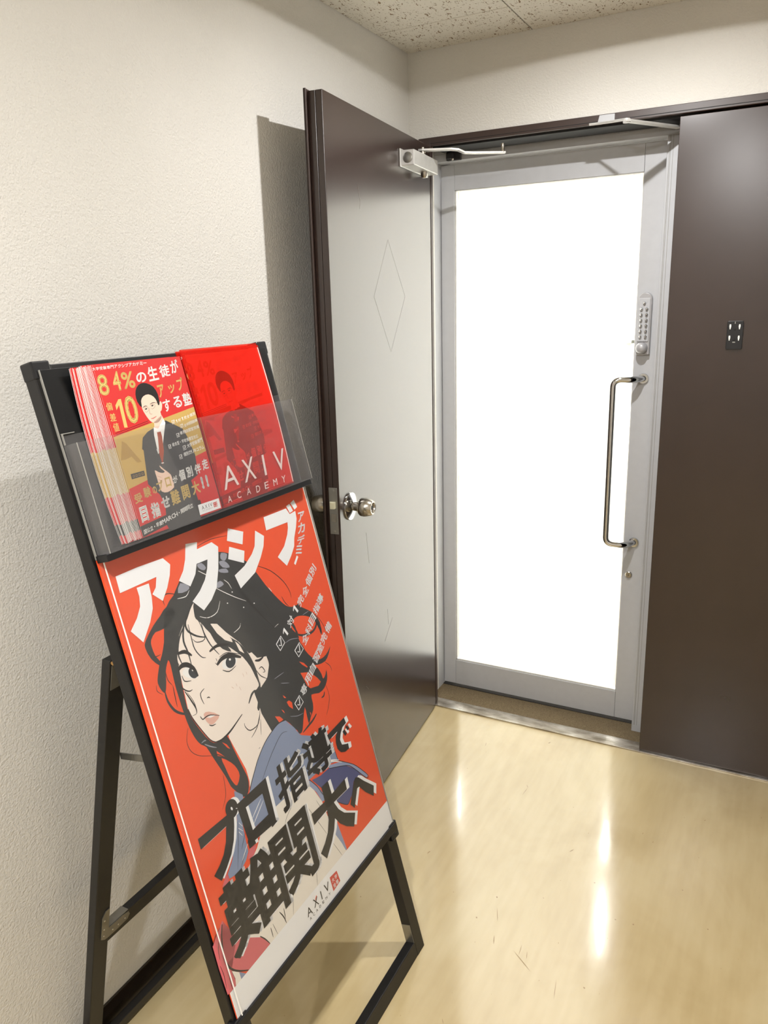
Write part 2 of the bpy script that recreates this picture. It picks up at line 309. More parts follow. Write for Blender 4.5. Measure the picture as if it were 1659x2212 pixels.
# keypad lock
kx, hw = .7685, .0215
kp = [(kx + x, z) for x, z in ([(-hw, 1.366), (hw, 1.366)] + [(hw * math.cos(a), 1.545 + hw * math.sin(a)) for a in [math.pi * i / 10 for i in range(11)]])]
Mk = axes((0, GY, 0), (1, 0, 0), (0, 0, 1), (0, -1, 0))
kb = build('keypad_lock', MB().prism(kp, Mk, .017), 'keypad_grey', gd, bevel=.003, smooth=True)
build('keypad_plate', MB().prism(rrect(kx - .0185, kx + .016, 1.41, 1.548, .003), Mk @ T(0, 0, .017), .004), 'alu_grey', kb, bevel=.001)
spots = [(kx - .001, 1.5325)] + [(kx + dx, 1.5137 - .01765 * r) for r in range(6) for dx in (-.0095, .0075)]
for x, z in spots:
    build('button', MB().lathe([(.0, .0085), (.0022, .0082), (.0038, .0065), (.0045, .004), (.0045, 0)], Mk @ T(x, z, .021), 14), 'chrome', kb, smooth=True)
build('turn_knob', MB().lathe([(.0, .026), (.008, .0255), (.014, .022), (.018, .014), (.0185, .004), (.0195, 0)], Mk @ T(kx - .003, 1.3885, .016), 28), 'keypad_grey', kb, smooth=True)
cl = build('lock_cylinder', MB().lathe([(.0, .006), (.0095, .006), (.0125, .003), (.0125, 0)], Mk @ T(.7625, .589, 0), 26), 'satin_steel', gd, smooth=True)
build('keyhole', MB().box(.7617, .7633, GY - .0066, GY - .005, .5855, .5925), 'dark_hole', cl)
build('inner_latch', MB().box(.700, .752, GY + .028, GY + .04, 1.401, 1.412), 'steel_bracket', gd)

# ------------------------------------------------------------------ brown leaves
LT = 2.0475                                    # leaf top
P0 = Vector((.08713, -.02487, 0)); DD = Vector((.096693, -.995314, 0)); ND = Vector((.995314, .096693, 0)); DW = .7911
d1 = thing('door_1', axes(P0, DD, ND, (0, 0, 1)), 'dark brown steel door leaf standing open against the left wall', 'door', 'structure')
D = lambda mb: mb                               # door parts are given in door space: x along the leaf, y out of the seen face
leaf = build('leaf_panel', MB().box(0, DW, -.0185, 0, .008, LT + .002).box(0, DW - .0005, -.0395, -.0192, .008, LT + .002), 'brown_paint', d1, False, bevel=.0012)
build('meeting_flange', MB().box(DW - .03, DW + .013, -.0445, -.0400, .008, LT + .006).box(DW + .0085, DW + .013, -.0445, -.0375, .008, LT + .006), 'brown_paint_matte', d1, False, bevel=.001)
for z in (.25, 1.05, 1.85):
    build('hinge', MB().lathe([(.0, -.055), (.0075, -.055), (.0075, .055), (0, .055)], T(-.004, -.045, z), 16), 'brown_paint_matte', d1, False, smooth=True)
KS, KZ = .726, 1.0075
Mn = axes((KS, 0, KZ), (1, 0, 0), (0, 0, -1), (0, 1, 0))
kn = build('door_knob', MB().lathe([(.0, .066), (.013, .066), (.0145, .0705), (.0185, .0712), (.0215, .068), (.0250, .055), (.0265, .047), (.0255, .036), (.0215, .031), (.0125, .029), (.0125, .013), (.016, .0115)], Mn, 36), 'satin_steel', d1, False, smooth=True)
build('rose', MB().lathe([(.0125, .0135), (.020, .012), (.0385, .005), (.0395, .0025), (.0395, 0)], Mn, 40), 'chrome', kn, False, smooth=True)
build('keyway', MB().lathe([(.0, .0685), (.006, .0685), (.006, .066)], Mn, 16), 'dark_hole', kn, False)
Mb = axes((KS, -.0395, KZ), (1, 0, 0), (0, 0, 1), (0, -1, 0))
build('door_knob', MB().lathe([(.0385, 0), (.0385, .004), (.016, .012), (.0125, .014), (.0125, .03), (.0225, .032), (.0265, .045), (.0265, .052), (.022, .07), (.0, .071)], Mb, 32), 'satin_steel', d1, False, smooth=True)
ex = DW
lp = build('lock_plate', MB().box(ex - .001, ex + .0012, -.0312, -.0055, .9425, 1.0735), 'steel_bracket', d1, False, bevel=.0008)
build('latch_bolt', MB().hexa([(ex, -.0305, 1.0155), (ex, -.0105, 1.0155), (ex, -.0105, 1.0355), (ex, -.0305, 1.0355)], (.0005, 0, 0)).prism([(0, 0), (.012, .006), (.012, .0185), (0, .0185)], axes((ex, -.0297, 1.0165), (1, 0, 0), (0, 1, 0), (0, 0, 1)), .018), 'latch_cream', lp, False, bevel=.0008)
build('dead_bolt', MB().box(ex + .001, ex + .0028, -.0255, -.0108, .9775, 1.0005), 'satin_steel', lp, False, bevel=.0005)
for z in (1.066, .950):
    build('screw', MB().lathe([(0, .0018), (.0032, .0014), (.004, .0012), (.004, 0)], axes((ex + .0006, -.0182, z), (0, 1, 0), (0, 0, 1), (1, 0, 0)), 14), 'steel_bracket', lp, False, smooth=True)
# closer on the open leaf
cb = build('door_closer', MB().box(.052, .276, .004, .045, 1.951, 1.9945).box(.03, .284, 0, .0045, 1.948, 1.999), 'silver_paint', d1, False, bevel=.0022)
build('end_cap', MB().lathe([(0, .0022), (.0125, .0022), (.0150, .0012), (.0152, 0)], axes((.276, .0245, 1.973), (0, 1, 0), (0, 0, 1), (1, 0, 0)), 24), 'steel_bracket', cb, False, smooth=True)
build('pinion_cap', MB().lathe([(0, -.019), (.007, -.018), (.011, -.012), (.0115, 0)], T(.135, .027, 1.951), 22), 'satin_steel', cb, False, smooth=True)
build('pinion_post', MB().lathe([(0, .027), (.006, .027), (.006, .022), (.009, .020), (.009, 0)], T(.138, .024, 1.9945), 18), 'satin_steel', cb, False, smooth=True)
DM = frame(d1)
pB = Vector((.343, -.036, 2.002))
def strap(path, wid, thk):
    mb = MB(); P = [Vector(p) for p in path]; n = len(P); vs = []
    for i, p in enumerate(P):
        d = (P[min(i + 1, n - 1)] - P[max(i - 1, 0)]).normalized(); s = d.cross(Vector((0, 0, 1))).normalized(); u = s.cross(d)
        w = wid[i] if isinstance(wid, (list, tuple)) else wid
        vs += [p + s * w / 2 + u * thk / 2, p - s * w / 2 + u * thk / 2, p - s * w / 2 - u * thk / 2, p + s * w / 2 - u * thk / 2]
    fs = [(i * 4 + j, i * 4 + (j + 1) % 4, i * 4 + 4 + (j + 1) % 4, i * 4 + 4 + j) for i in range(n - 1) for j in range(4)]
    return mb.add(vs, fs + [(3, 2, 1, 0), tuple(range(4 * n - 4, 4 * n))])
arm = build('closer_arm', strap([(.112, -.1678, 2.013), (.1226, -.1628, 2.013), (.205, -.124, 2.013), (.224, -.1125, 2.011), (.240, -.101, 2.003), (.262, -.087, 2.002), (.350, -.031, 2.002)], [.014, .024, .024, .022, .02, .018, .016], .006), 'silver_paint', cb, True, bevel=.001)
build('arm_pin', MB().lathe([(0, .027), (.004, .027), (.0058, .020), (.0058, .006), (.008, .003), (.008, 0)], T(pB.x, pB.y, pB.z), 16), 'satin_steel', arm, True, smooth=True)
sh = tag(build('closer_bracket', MB().box(.098, .150, .086, .1, 2.018, 2.046).box(.102, .128, .074, .088, 2.022, 2.040), 'dark_rubber', fr, bevel=.002))
build('bracket_screw', MB().lathe([(0, -.006), (.005, -.004), (.006, 0)], T(.124, .08, 2.022), 12), 'satin_steel', sh, True, smooth=True)
# faint diamond outline left by a sticker, dents and scratches on the open leaf
def marks(name, paths, w, mat, parent, y):
    mb = MB()
    for P in paths:
        for (x0, z0), (x1, z1) in zip(P, P[1:]):
            d = Vector((x1 - x0, 0, z1 - z0)).normalized(); s = Vector((d.z, 0, -d.x)) * w / 2
            a, b_ = Vector((x0, y, z0)), Vector((x1, y, z1))
            mb.add([a + s, b_ + s, b_ - s, a - s], [(0, 1, 2, 3)])
    return build(name, mb, mat, parent, False)
marks('sticker_outline', [[(.390, 1.734), (.508, 1.573), (.386, 1.41), (.256, 1.573), (.390, 1.734)]], .0016, 'scuff', leaf, .00025)
marks('scratch', [[(.60, 1.86), (.585, 1.82), (.59, 1.80)], [(.50, .50), (.43, .555)], [(.47, .60), (.465, .545)], [(.62, .90), (.605, .80)], [(.66, .42), (.64, .40)]], .0022, 'scuff', leaf, .00025)

# closed leaf
d2 = thing('door_2', T(.8625, 0, 0), 'closed dark brown steel door leaf on the right of the doorway', 'door', 'structure')
build('leaf_panel', MB().box(.8625, 1.655, 0, .04, .006, LT), 'brown_paint', d2, bevel=.0012)
build('strike_plate', MB().box(.8615, .8632, .006, .03, .955, 1.055), 'steel_bracket', d2, bevel=.0004)
mp = build('mounting_plate', MB().prism(rrect(1.0335, 1.0775, 1.394, 1.476, .004), axes((0, 0, 0), (1, 0, 0), (0, 0, 1), (0, -1, 0)), .006), 'black_plastic', d2, bevel=.001)
for x, z in ((1.042, 1.4605), (1.0672, 1.4605), (1.042, 1.428), (1.0672, 1.428)):
    build('slot_tab', MB().prism([(x - .0026, z), (x - .0010, z - .0085), (x + .0008, z - .0085), (x + .0026, z), (x + .002, z + .006), (x - .002, z + .006)], axes((0, -.006, 0), (1, 0, 0), (0, 0, 1), (0, -1, 0)), .0012), 'white_slot', mp, bevel=.0003)
for z in (1.4525, 1.4225):
    build('screw', MB().lathe([(0, .0012), (.003, .0008), (.0036, 0)], axes((1.0548, -.006, z), (1, 0, 0), (0, 0, 1), (0, -1, 0)), 12), 'dark_hole', mp)
build('label_tab', MB().box(1.051, 1.0585, -.0068, -.006, 1.4135, 1.4165), 'grey_edge', mp)
build('clip_notch', MB().box(1.0535, 1.0555, -.0068, -.006, 1.468, 1.474), 'grey_edge', mp)
# closer arms of the closed leaf, reaching out under the head of the frame
ra = build('closer_arm', strap([(.731, -.119, 2.032), (.738, -.109, 2.032), (.80, -.012, 2.032), (.852, .070, 2.032)], [.014, .022, .022, .022], .006), 'silver_paint', d2, bevel=.001)
build('arm_rod', MB().tube([(.606, -.012, 2.0545), (.64, -.012, 2.0545), (.735, -.109, 2.037)], .0036, 10), 'silver_paint', ra, smooth=True)
build('arm_joint', MB().lathe([(0, .006), (.009, .006), (.0105, .003), (.0105, -.005), (0, -.005)], T(.735, -.109, 2.0325), 18), 'silver_paint', ra, smooth=True)
build('arm_shoe', MB().hexa([(.6295, -.0085, 2.0575), (.679, -.0085, 2.0575), (.679, -.0085, 2.077), (.6345, -.0085, 2.077)], (0, .0025, 0)), 'alu_grey', ra, bevel=.0006)

# ------------------------------------------------------------------ poster stand
TH = .24577; SO = Vector((.5435, -1.1174, 0)); SW = .612
SV = Vector((-math.sin(TH), 0, math.cos(TH))); SN = Vector((math.cos(TH), 0, math.sin(TH)))
SM = axes(SO + Vector((0, -SW, 0)), (0, 1, 0), SV, SN)
st = thing('poster_stand', SM, 'black metal A-frame poster stand with a clear brochure pocket', 'stand')
def sb(name, x0, x1, y0, y1, z0, z1, mat, parent=st, bevel=.0015): return build(name, MB().box(x0, x1, y0, y1, z0, z1), mat, parent, False, bevel)
W_, R_ = .612, .037
for x in (0, W_ - R_): sb('side_rail', x, x + R_, .0, 1.517, -.025, 0, 'black_frame')
sb('foot_bar', R_ - .001, W_ - R_ + .001, 0, R_, -.025, -.0006, 'black_frame')
sb('top_rail', R_ - .001, W_ - R_ + .001, 1.487, 1.5165, -.025, -.0006, 'black_frame')
for x0, x1 in ((-.0015, .034), (W_ - .034, W_ + .0015)): sb('corner_cap', x0, x1, 1.4945, 1.5235, -.0265, .0018, 'black_plastic', st, .003)
for x0, x1 in ((R_ - .001, R_ + .001), (W_ - R_ - .001, W_ - R_ + .001)): sb('corner_brace', x0, x1, .034, .085, -.024, -.001, 'steel_bracket', st, .0004)
bk = sb('backing_board', .0095, .6035, 1.196, 1.5085, 0, .003, 'black_board', st, .0006)
sb('board_edge', .0078, .0094, 1.196, 1.5085, 0, .0045, 'grey_edge', bk, .0003)
sb('poster_backing', .0078, .6095, .338, 1.1955, 0, .0026, 'black_board', st, .0006)
ch = sb('bottom_channel', .002, .6175, .3215, .3395, -.001, .0085, 'black_plastic', st, .0012)
for x0, x1 in ((-.0065, .030), (.588, .6205)):
    bq = sb('corner_bracket', x0, x1, .302, .343, -.012, .0072, 'black_plastic', st, .003)
    build('rivet', MB().lathe([(0, .0016), (.003, .0012), (.004, 0)], T((x0 + x1) / 2, .314, .0072), 12), 'dark_hole', bq, False, smooth=True)
ld = sb('ledge', .007, .607, 1.1905, 1.2025, .0035, .030, 'black_plastic', st, .001)
cv = sb('clear_cover', .0085, .6105, .3405, 1.1945, .0044, .0052, 'cover', st, 0)
sb('cover_edge', .0160, .0186, .339, 1.1975, .0053, .0066, 'paper_white', cv, .0005)
sb('cover_rim', .6095, .6115, .3405, 1.1945, .0026, .0056, 'grey_edge', cv, .0003)
# brochure pocket
PX = (.011, .607); PB, PT, PZ = 1.2028, 1.3855, .0325
pk = sb('brochure_pocket', PX[0], PX[1], PB, PT, PZ, PZ + .0018, 'acrylic', st, 0)
sb('pocket_side', PX[0], PX[0] + .0018, PB, PT, .0045, PZ, 'acrylic', pk, 0)
sb('pocket_side', PX[1] - .0018, PX[1], PB, PT, .0045, PZ, 'acrylic', pk, 0)
sb('pocket_floor', PX[0] + .002, PX[1] - .002, PB, PB + .0018, .0045, PZ, 'acrylic', pk, 0)
sb('pocket_back', PX[0], PX[1], PB, PT + .016, .0033, .0043, 'acrylic', pk, 0)
sb('pocket_edge', PX[0] - .0002, PX[0] + .0016, PB, PT, PZ + .0018, PZ + .0022, 'grey_edge', pk, 0)
sb('pocket_edge', PX[1] - .0012, PX[1] + .0002, PB, PT, PZ + .0018, PZ + .0022, 'grey_edge', pk, 0)
sb('hook', .011, .036, 1.4035, 1.4048, .0045, .0075, 'grey_edge', pk, 0); sb('hook', .0115, .013, 1.386, 1.4035, .0045, .0075, 'grey_edge', pk, 0)
# rear legs (world space)
KR, C0, TX_ = .23063, .0381, .0198
xf = lambda z: C0 + KR * z
YL, YR = SO.y - SW, SO.y
def rear(name, y0, y1, z0, z1, mat='black_frame', dep=TX_, parent=st, out=0, bevel=.0015):
    q = [(xf(z0) + out - dep, y0, z0), (xf(z0) + out, y0, z0), (xf(z1) + out, y0, z1), (xf(z1) + out - dep, y0, z1)]
    return build(name, MB().hexa(q, (0, y1 - y0, 0)), mat, parent, True, bevel)
rear('rear_leg', YL, YL + R_, .006, .988); rear('rear_leg', YR - R_, YR, .006, .988)
rear('rear_cross_bar', YL + R_ - .001, YR - R_ + .001, .3265, .3645)
rear('rear_foot_bar', YL + R_ - .001, YR - R_ + .001, .006, .0345)
rear('rear_top_bar', YL + R_ - .001, YR - R_ + .001, .950, .987)
for y in (YL + .018, YR - .018):
    build('foot_pad', MB().lathe([(0, 0), (.011, 0), (.011, .0065), (0, .0065)], T(xf(0) - .008, y, 0), 16), 'dark_rubber', st, True)
for y0, s in ((YL, 1), (YR, -1)):
    def gz(y, z): return Vector((xf(z) + .0004, y0 + s * y, z))
    pts = [(.016, .350), (.016, .405), (.024, .418), (.0345, .418), (.0345, .3655), (.072, .3655), (.088, .362), (.092, .352), (.086, .343), (.060, .3405), (.0345, .3405), (.026, .342)]
    mb = MB(); a = [gz(*p) for p in pts]; n_ = len(a); b_ = [p + Vector((.0016, 0, 0)) for p in a]
    mb.add(a + b_, [tuple(range(n_)), tuple(range(n_, 2 * n_))] + [(i, (i + 1) % n_, n_ + (i + 1) % n_, n_ + i) for i in range(n_)])
    gp = build('gusset_plate', mb, 'steel_bracket', st, True)
    build('gusset_flange', MB().hexa([gz(.036, .3655), gz(.088, .3655), gz(.088, .3655) - Vector((TX_, 0, 0)), gz(.036, .3655) - Vector((TX_, 0, 0))], (0, 0, .0014)), 'steel_bracket', gp, True)
    for yy, zz in ((.022, .355), (.022, .372), (.022, .395), (.045, .352), (.06, .352), (.078, .352)):
        p = gz(yy, zz); build('rivet', MB().lathe([(0, .0018), (.0018, .0014), (.0022, 0)], axes((p.x + .0014, p.y, p.z), (0, 1, 0), (0, 0, 1), (1, 0, 0)), 8), 'chrome', gp, True)
for y, w in ((YL + .003, .03), (YR - .033, .03)):
    # leaf hinge between the rear leg and the front rail
    q1 = [(xf(.93) + .0004, y, .93), (xf(.93) + .0004, y + w, .93), (xf(.978) + .0004, y + w, .978), (xf(.978) + .0004, y, .978)]
    hg = build('leaf_hinge', MB().hexa(q1, (.0016, 0, 0)), 'steel_bracket', st, True)
    fp = lambda b_: SO + SV * b_ + SN * (-.0255)
    a_, c_ = fp(.965), fp(1.012)
    build('hinge_plate', MB().hexa([(a_.x, y, a_.z), (a_.x, y + w, a_.z), (c_.x, y + w, c_.z), (c_.x, y, c_.z)], (-.0016, 0, 0)), 'steel_bracket', hg, True)
    mid = Vector(((xf(.984) + c_.x) / 2, y, .984))
    build('hinge_pin', MB().tube([mid + Vector((0, -.002, 0)), mid + Vector((0, w + .002, 0))], .0034, 10), 'screw_gold', hg, True, smooth=True)
# folding stays between front rails and rear legs
for y in (YL + R_ + .004, YR - R_ - .006):
    a_ = Vector((xf(.772) - .004, y, .772)); b_ = SO + SV * .820 + SN * (-.020); b_.y = y
    d = (b_ - a_).normalized(); up = Vector((0, 1, 0)).cross(d).normalized() * .0065
    so = build('folding_stay', MB().hexa([a_ - up, b_ - up, b_ + up, a_ + up], (0, .0022, 0)), 'steel_bracket', st, True, .0005)
    m_ = a_.lerp(b_, .55)
    build('stay_rivet', MB().lathe([(0, .003), (.003, .0026), (.004, 0)], axes(m_, (1, 0, 0), (0, 0, 1), (0, -1, 0)), 12), 'chrome', so, True, smooth=True)

# ------------------------------------------------------------------ printed art: coordinates in tenths of a millimetre on the sheet
POSTER_ART=[
('illustration_print','red','p',((57,11955),(6054,11898),(6110,3429),(58,3393))),
('illustration_print','hair','p',((2612,11306),(2737,11303),(2849,11281),(2970,11240),(3095,11180),(3232,11094),(3369,10997),(3492,10914),(3601,10820),(3686,10687),(3760,10542),(3833,10401),(3906,10263),(3983,10138),(4070,10011),(4184,9851),(4298,9706),(4374,9626),(4447,9576),(4543,9534),(4650,9510),(4788,9513),(4893,9517),(4855,9498),(4820,9453),(4934,9366),(5084,9260),(5191,9158),(5277,9057),(5339,8965),(5371,8869),(5359,8729),(5328,8629),(5297,8672),(5266,8766),(5245,8846),(5217,8928),(5172,9003),(5106,9074),(5008,9142),(4895,9200),(4771,9247),(4653,9276),(4563,9277),(4491,9260),(4434,9226),(4393,9183),(4365,9145),(4365,9095),(4425,9017),(4494,8929),(4517,8849),(4533,8759),(4560,8640),(4603,8512),(4675,8390),(4762,8280),(4851,8201),(4946,8146),(5054,8115),(5166,8108),(5276,8125),(5375,8157),(5466,8205),(5512,8230),(5463,8171),(5374,8092),(5288,8036),(5187,8002),(5051,8011),(4922,8037),(4835,8067),(4790,8079),(4820,8033),(4873,7963),(4910,7884),(4939,7806),(4942,7734),(4953,7687),(5010,7699),(5075,7737),(5118,7791),(5143,7819),(5141,7756),(5119,7668),(5084,7610),(5034,7561),(4973,7515),(4896,7480),(4798,7464),(4682,7469),(4534,7524),(4411,7558),(4385,7488),(4386,7389),(4368,7311),(4336,7241),(4267,7188),(4190,7141),(4125,7074),(4078,7042),(4071,7109),(4079,7213),(4089,7337),(4081,7413),(4015,7335),(3934,7208),(3868,7097),(3805,7013),(3742,6993),(3683,7023),(3633,7108),(3574,7224),(3482,7365),(3375,7484),(3268,7523),(3154,7522),(3074,7465),(2906,7460),(2473,7636),(2035,7884),(1799,8162),(1611,8443),(1372,8666),(1176,8879),(1101,9117),(1076,9356),(1056,9600),(1051,9791),(1061,9818),(1072,9844),(1053,10035),(1047,10275),(1092,10518),(1172,10728),(1296,10824),(1433,10886),(1542,10979),(1650,11066),(1767,11127),(1902,11176),(2081,11219),(2272,11255),(2450,11287))),
('illustration_print','hair','l',((4409,9192),(4428,9147),(4454,9085),(4475,9029),(4486,8987),(4491,8952),(4494,8929)),6,0),
('illustration_print','hair','l',((4491,8922),(4541,8893),(4614,8853),(4692,8819),(4774,8799),(4862,8787),(4942,8782),(5009,8784),(5068,8793),(5119,8807),(5164,8825),(5202,8848),(5229,8876),(5237,8914),(5234,8957),(5231,8987)),7,1),
('illustration_print','hair','l',((5252,8915),(5272,8875),(5300,8818),(5320,8761),(5324,8702),(5319,8643),(5315,8602)),9,1),
('illustration_print','line','l',((5145,9217),(5204,9154),(5288,9063),(5362,8969),(5415,8877),(5457,8782),(5488,8695),(5503,8615),(5506,8542),(5507,8493)),1.6,1),
('illustration_print','line','l',((5177,7982),(5216,7946),(5270,7894),(5312,7842),(5328,7791),(5331,7739),(5332,7703)),1.6,1),
('illustration_print','line','l',((4986,7519),(4995,7448),(5006,7347),(5001,7253),(4971,7179),(4926,7113),(4877,7054),(4824,6999),(4767,6951),(4728,6919)),1.6,1),
('illustration_print','hair','l',((4405,7112),(4364,7096),(4305,7073),(4242,7052),(4178,7038),(4110,7027),(4039,7015),(3957,7001),(3873,6987),(3814,6977)),5,1),
('illustration_print','hair','l',((4877,7409),(4862,7389),(4842,7361),(4816,7341),(4783,7336),(4745,7338),(4718,7340)),4,1),
('illustration_print','line','l',((3825,10690),(3921,10635),(4060,10555),(4192,10464),(4303,10362),(4408,10249),(4494,10141),(4555,10042),(4596,9949),(4622,9869),(4630,9804),(4624,9753),(4617,9718)),2,1),
('illustration_print','line','l',((2321,11538),(2424,11549),(2574,11563),(2730,11568),(2897,11554),(3071,11531),(3195,11513)),1.3,1),
('illustration_print','line','l',((4318,9847),(4331,9806),(4349,9747),(4372,9692),(4405,9646),(4442,9603),(4469,9574)),2,1),
('illustration_print','red','p',((4305,8376),(4444,8284),(4540,8149),(4512,8146),(4383,8265))),
('illustration_print','red','p',((4247,8139),(4470,8055),(4613,7960),(4756,7801),(4844,7665),(4727,7623),(4436,7695),(4350,7797),(4302,7975))),
('illustration_print','red','p',((3510,7971),(3554,7935),(3597,7869),(3537,7898))),
('illustration_print','red','p',((3574,7790),(3658,7787),(3732,7706),(3706,7567),(3608,7676))),
('illustration_print','red','p',((3355,7733),(3413,7675),(3430,7606),(3392,7655))),
('illustration_print','red','p',((3115,7697),(3249,7630),(3332,7521),(3191,7526))),
('illustration_print','red','p',((4086,7426),(4094,7329),(4058,7223),(3887,7078),(3820,6989),(3973,7266))),
('illustration_print','red','p',((3628,7151),(3657,7105),(3671,7052),(3626,7091))),
('illustration_print','red','p',((4205,7259),(4236,7212),(4202,7166))),
('illustration_print','red','p',((4491,8838),(4608,8837),(4677,8700),(4557,8641),(4515,8720))),
('illustration_print','red','p',((4524,9248),(4591,9253),(4677,9244),(4779,9219),(4886,9181),(4987,9129),(5076,9069),(5142,9003),(5182,8942),(5192,8900),(5174,8865),(5123,8829),(5048,8803),(4953,8803),(4851,8818),(4754,8842),(4665,8876),(4590,8923),(4529,8977),(4482,9037),(4456,9098),(4458,9152),(4475,9197),(4492,9229))),
('illustration_print','hair','l',((4429,9207),(4439,9178),(4454,9136),(4466,9093),(4476,9050),(4484,9007),(4490,8977)),5,1),
('illustration_print','hair','p',((1211,10755),(1110,10722),(1004,10655),(907,10611),(803,10557),(665,10466),(546,10374),(503,10320),(498,10262),(513,10159),(550,10048),(616,9943),(681,9872),(717,9876),(727,9920),(697,9978),(658,10052),(641,10145),(637,10235),(642,10296),(667,10345),(726,10396),(808,10432),(902,10422),(1022,10420),(1215,10483),(1364,10572),(1322,10680))),
('illustration_print','hair','p',((1187,10732),(1323,10825),(1483,10868),(1704,10851),(1861,10779),(1774,10631),(1619,10478),(1532,10392),(1454,10326),(1365,10258),(1279,10182),(1200,10072),(1135,9965),(1094,9906),(1072,9844),(1073,9735),(1078,9610),(1061,9492),(1039,9373),(1025,9252),(1013,9129),(1002,9001),(999,8880),(1011,8787),(1038,8688),(1090,8543),(1155,8389),(1222,8248),(1292,8130),(1355,8060),(1435,8020),(1581,8023),(1718,8005),(1763,7881),(1780,7726),(1808,7596),(1836,7468),(1865,7332),(1892,7207),(1915,7115),(1926,7033),(1917,6943),(1891,6861),(1846,6792),(1793,6746),(1745,6744),(1702,6763),(1670,6786),(1641,6819),(1609,6869),(1576,6925),(1543,6978),(1511,7031),(1483,7074),(1457,7128),(1436,7215),(1414,7313),(1391,7393),(1358,7494),(1301,7662),(1241,7837),(1201,7973),(1164,8079),(1115,8135),(1066,8177),(1024,8242),(988,8318),(958,8407),(934,8505),(916,8603),(903,8714),(894,8848),(888,8998),(884,9171),(883,9339),(889,9472),(898,9585),(908,9684),(914,9767),(913,9844),(895,9879),(839,9820),(777,9723),(741,9622),(709,9525),(671,9441),(634,9390),(599,9404),(570,9455),(546,9526),(535,9605),(549,9662),(583,9727),(650,9834),(719,9934),(754,9972),(789,10007),(854,10095),(921,10201),(960,10301),(1006,10416),(1084,10579))),
('illustration_print','red','p',((1368,7892),(1453,7783),(1528,7677),(1356,7801))),
('illustration_print','red','p',((1436,7710),(1526,7630),(1632,7507),(1690,7421),(1725,7340),(1749,7256),(1745,7177),(1686,7099),(1616,7053),(1576,7080),(1545,7142),(1516,7215),(1492,7305),(1471,7418),(1454,7532),(1430,7648))),
('illustration_print','red','p',((1556,7964),(1651,7871),(1707,7747),(1647,7799))),
('illustration_print','red','p',((812,9789),(881,9801),(847,9669),(821,9535),(718,9519))),
('illustration_print','hair','l',((628,9396),(626,9354),(624,9294),(630,9229),(649,9161),(677,9088),(713,9021),(761,8964),(819,8914),(880,8871),(951,8835),(1025,8806),(1078,8786)),5,1),
('illustration_print','line','l',((766,9707),(763,9669),(759,9614),(763,9562),(781,9515),(807,9471),(825,9440)),1.6,1),
('illustration_print','line','l',((834,9425),(827,9373),(818,9299),(810,9226),(803,9158),(797,9091),(793,9045)),2,1),
('illustration_print','line','l',((488,9586),(481,9561),(473,9525),(476,9489),(502,9450),(541,9411),(569,9383)),1.2,1),
('illustration_print','line','l',((884,8595),(850,8544),(804,8471),(774,8397),(768,8327),(778,8256),(805,8187),(848,8123),(909,8060),(993,7997),(1126,7923),(1286,7846),(1403,7792)),1.2,1),
('illustration_print','line','l',((1214,7941),(1263,7904),(1333,7850),(1403,7792),(1463,7734),(1523,7672),(1581,7603),(1641,7515),(1699,7421),(1740,7353)),1.6,1),
('illustration_print','line','l',((1354,7422),(1348,7373),(1340,7303),(1328,7233),(1316,7169),(1301,7105),(1274,7042),(1220,6976),(1154,6911),(1107,6866)),1.2,1),
('illustration_print','line','l',((1491,10886),(1436,10912),(1361,10946),(1294,10965),(1245,10960),(1204,10941),(1176,10913),(1165,10873),(1167,10825),(1169,10791)),2,1),
('illustration_print','line','l',((574,10109),(593,10090),(622,10064),(655,10044),(695,10036),(740,10035),(773,10035)),1.6,1),
('illustration_print','skin','p',((1854,10597),(1652,10487),(1474,10339),(1292,10177),(1159,9955),(1101,9811),(1071,9592),(1047,9369),(1033,9163),(1006,8897),(1046,8706),(1166,8416),(1300,8148),(1387,8057),(1532,8024),(1761,8028),(1756,7939),(1809,7730),(1881,7443),(1945,7196),(1945,6945),(1911,6840),(2069,6950),(2324,7196),(2613,7373),(2907,7476),(2915,7458),(2767,7933),(2761,8104),(2732,8356),(2732,8439),(2976,8408),(3204,8497),(3378,8736),(3363,8901),(3080,8985),(2969,9152),(2884,9163),(2713,9468),(2438,9786),(2272,10021),(2109,10095),(2043,10319),(1951,10474))),
('illustration_print','hair','p',((1858,10606),(1964,10527),(2075,10396),(2135,10288),(2176,10181),(2209,10079),(2252,9973),(2337,9844),(2442,9716),(2553,9614),(2663,9512),(2757,9385),(2834,9255),(2883,9141),(2917,9031),(2944,8919),(2961,8797),(2958,8619),(2955,8489),(2981,8556),(3002,8637),(2985,8562),(2954,8443),(2924,8341),(2882,8237),(2805,8112),(2732,8022),(2694,8032),(2689,8091),(2747,8178),(2806,8273),(2788,8349),(2773,8408),(2838,8438),(2908,8464),(2920,8506),(2912,8558),(2899,8617),(2878,8691),(2858,8789),(2826,8904),(2767,9039),(2692,9174),(2599,9292),(2507,9391),(2433,9472),(2388,9510),(2418,9446),(2437,9386),(2345,9437),(2230,9530),(2151,9635),(2091,9745),(2061,9840),(2037,9923),(2000,9985),(1960,10042),(1927,10110),(1891,10179),(1836,10244),(1789,10305),(1778,10356),(1788,10414),(1810,10530))),
('illustration_print','skin','p',((2105,10085),(2248,10042),(2389,9828),(2533,9611),(2537,9540),(2352,9661),(2203,9857))),
('illustration_print','skin','p',((2604,9536),(2696,9429),(2763,9214),(2650,9320))),
('illustration_print','hair','l',((1818,10599),(1771,10565),(1706,10517),(1645,10468),(1592,10421),(1544,10374),(1512,10325),(1499,10274),(1503,10223),(1523,10170),(1568,10113),(1630,10055),(1696,10004),(1770,9961),(1847,9924),(1901,9900)),4.5,1),
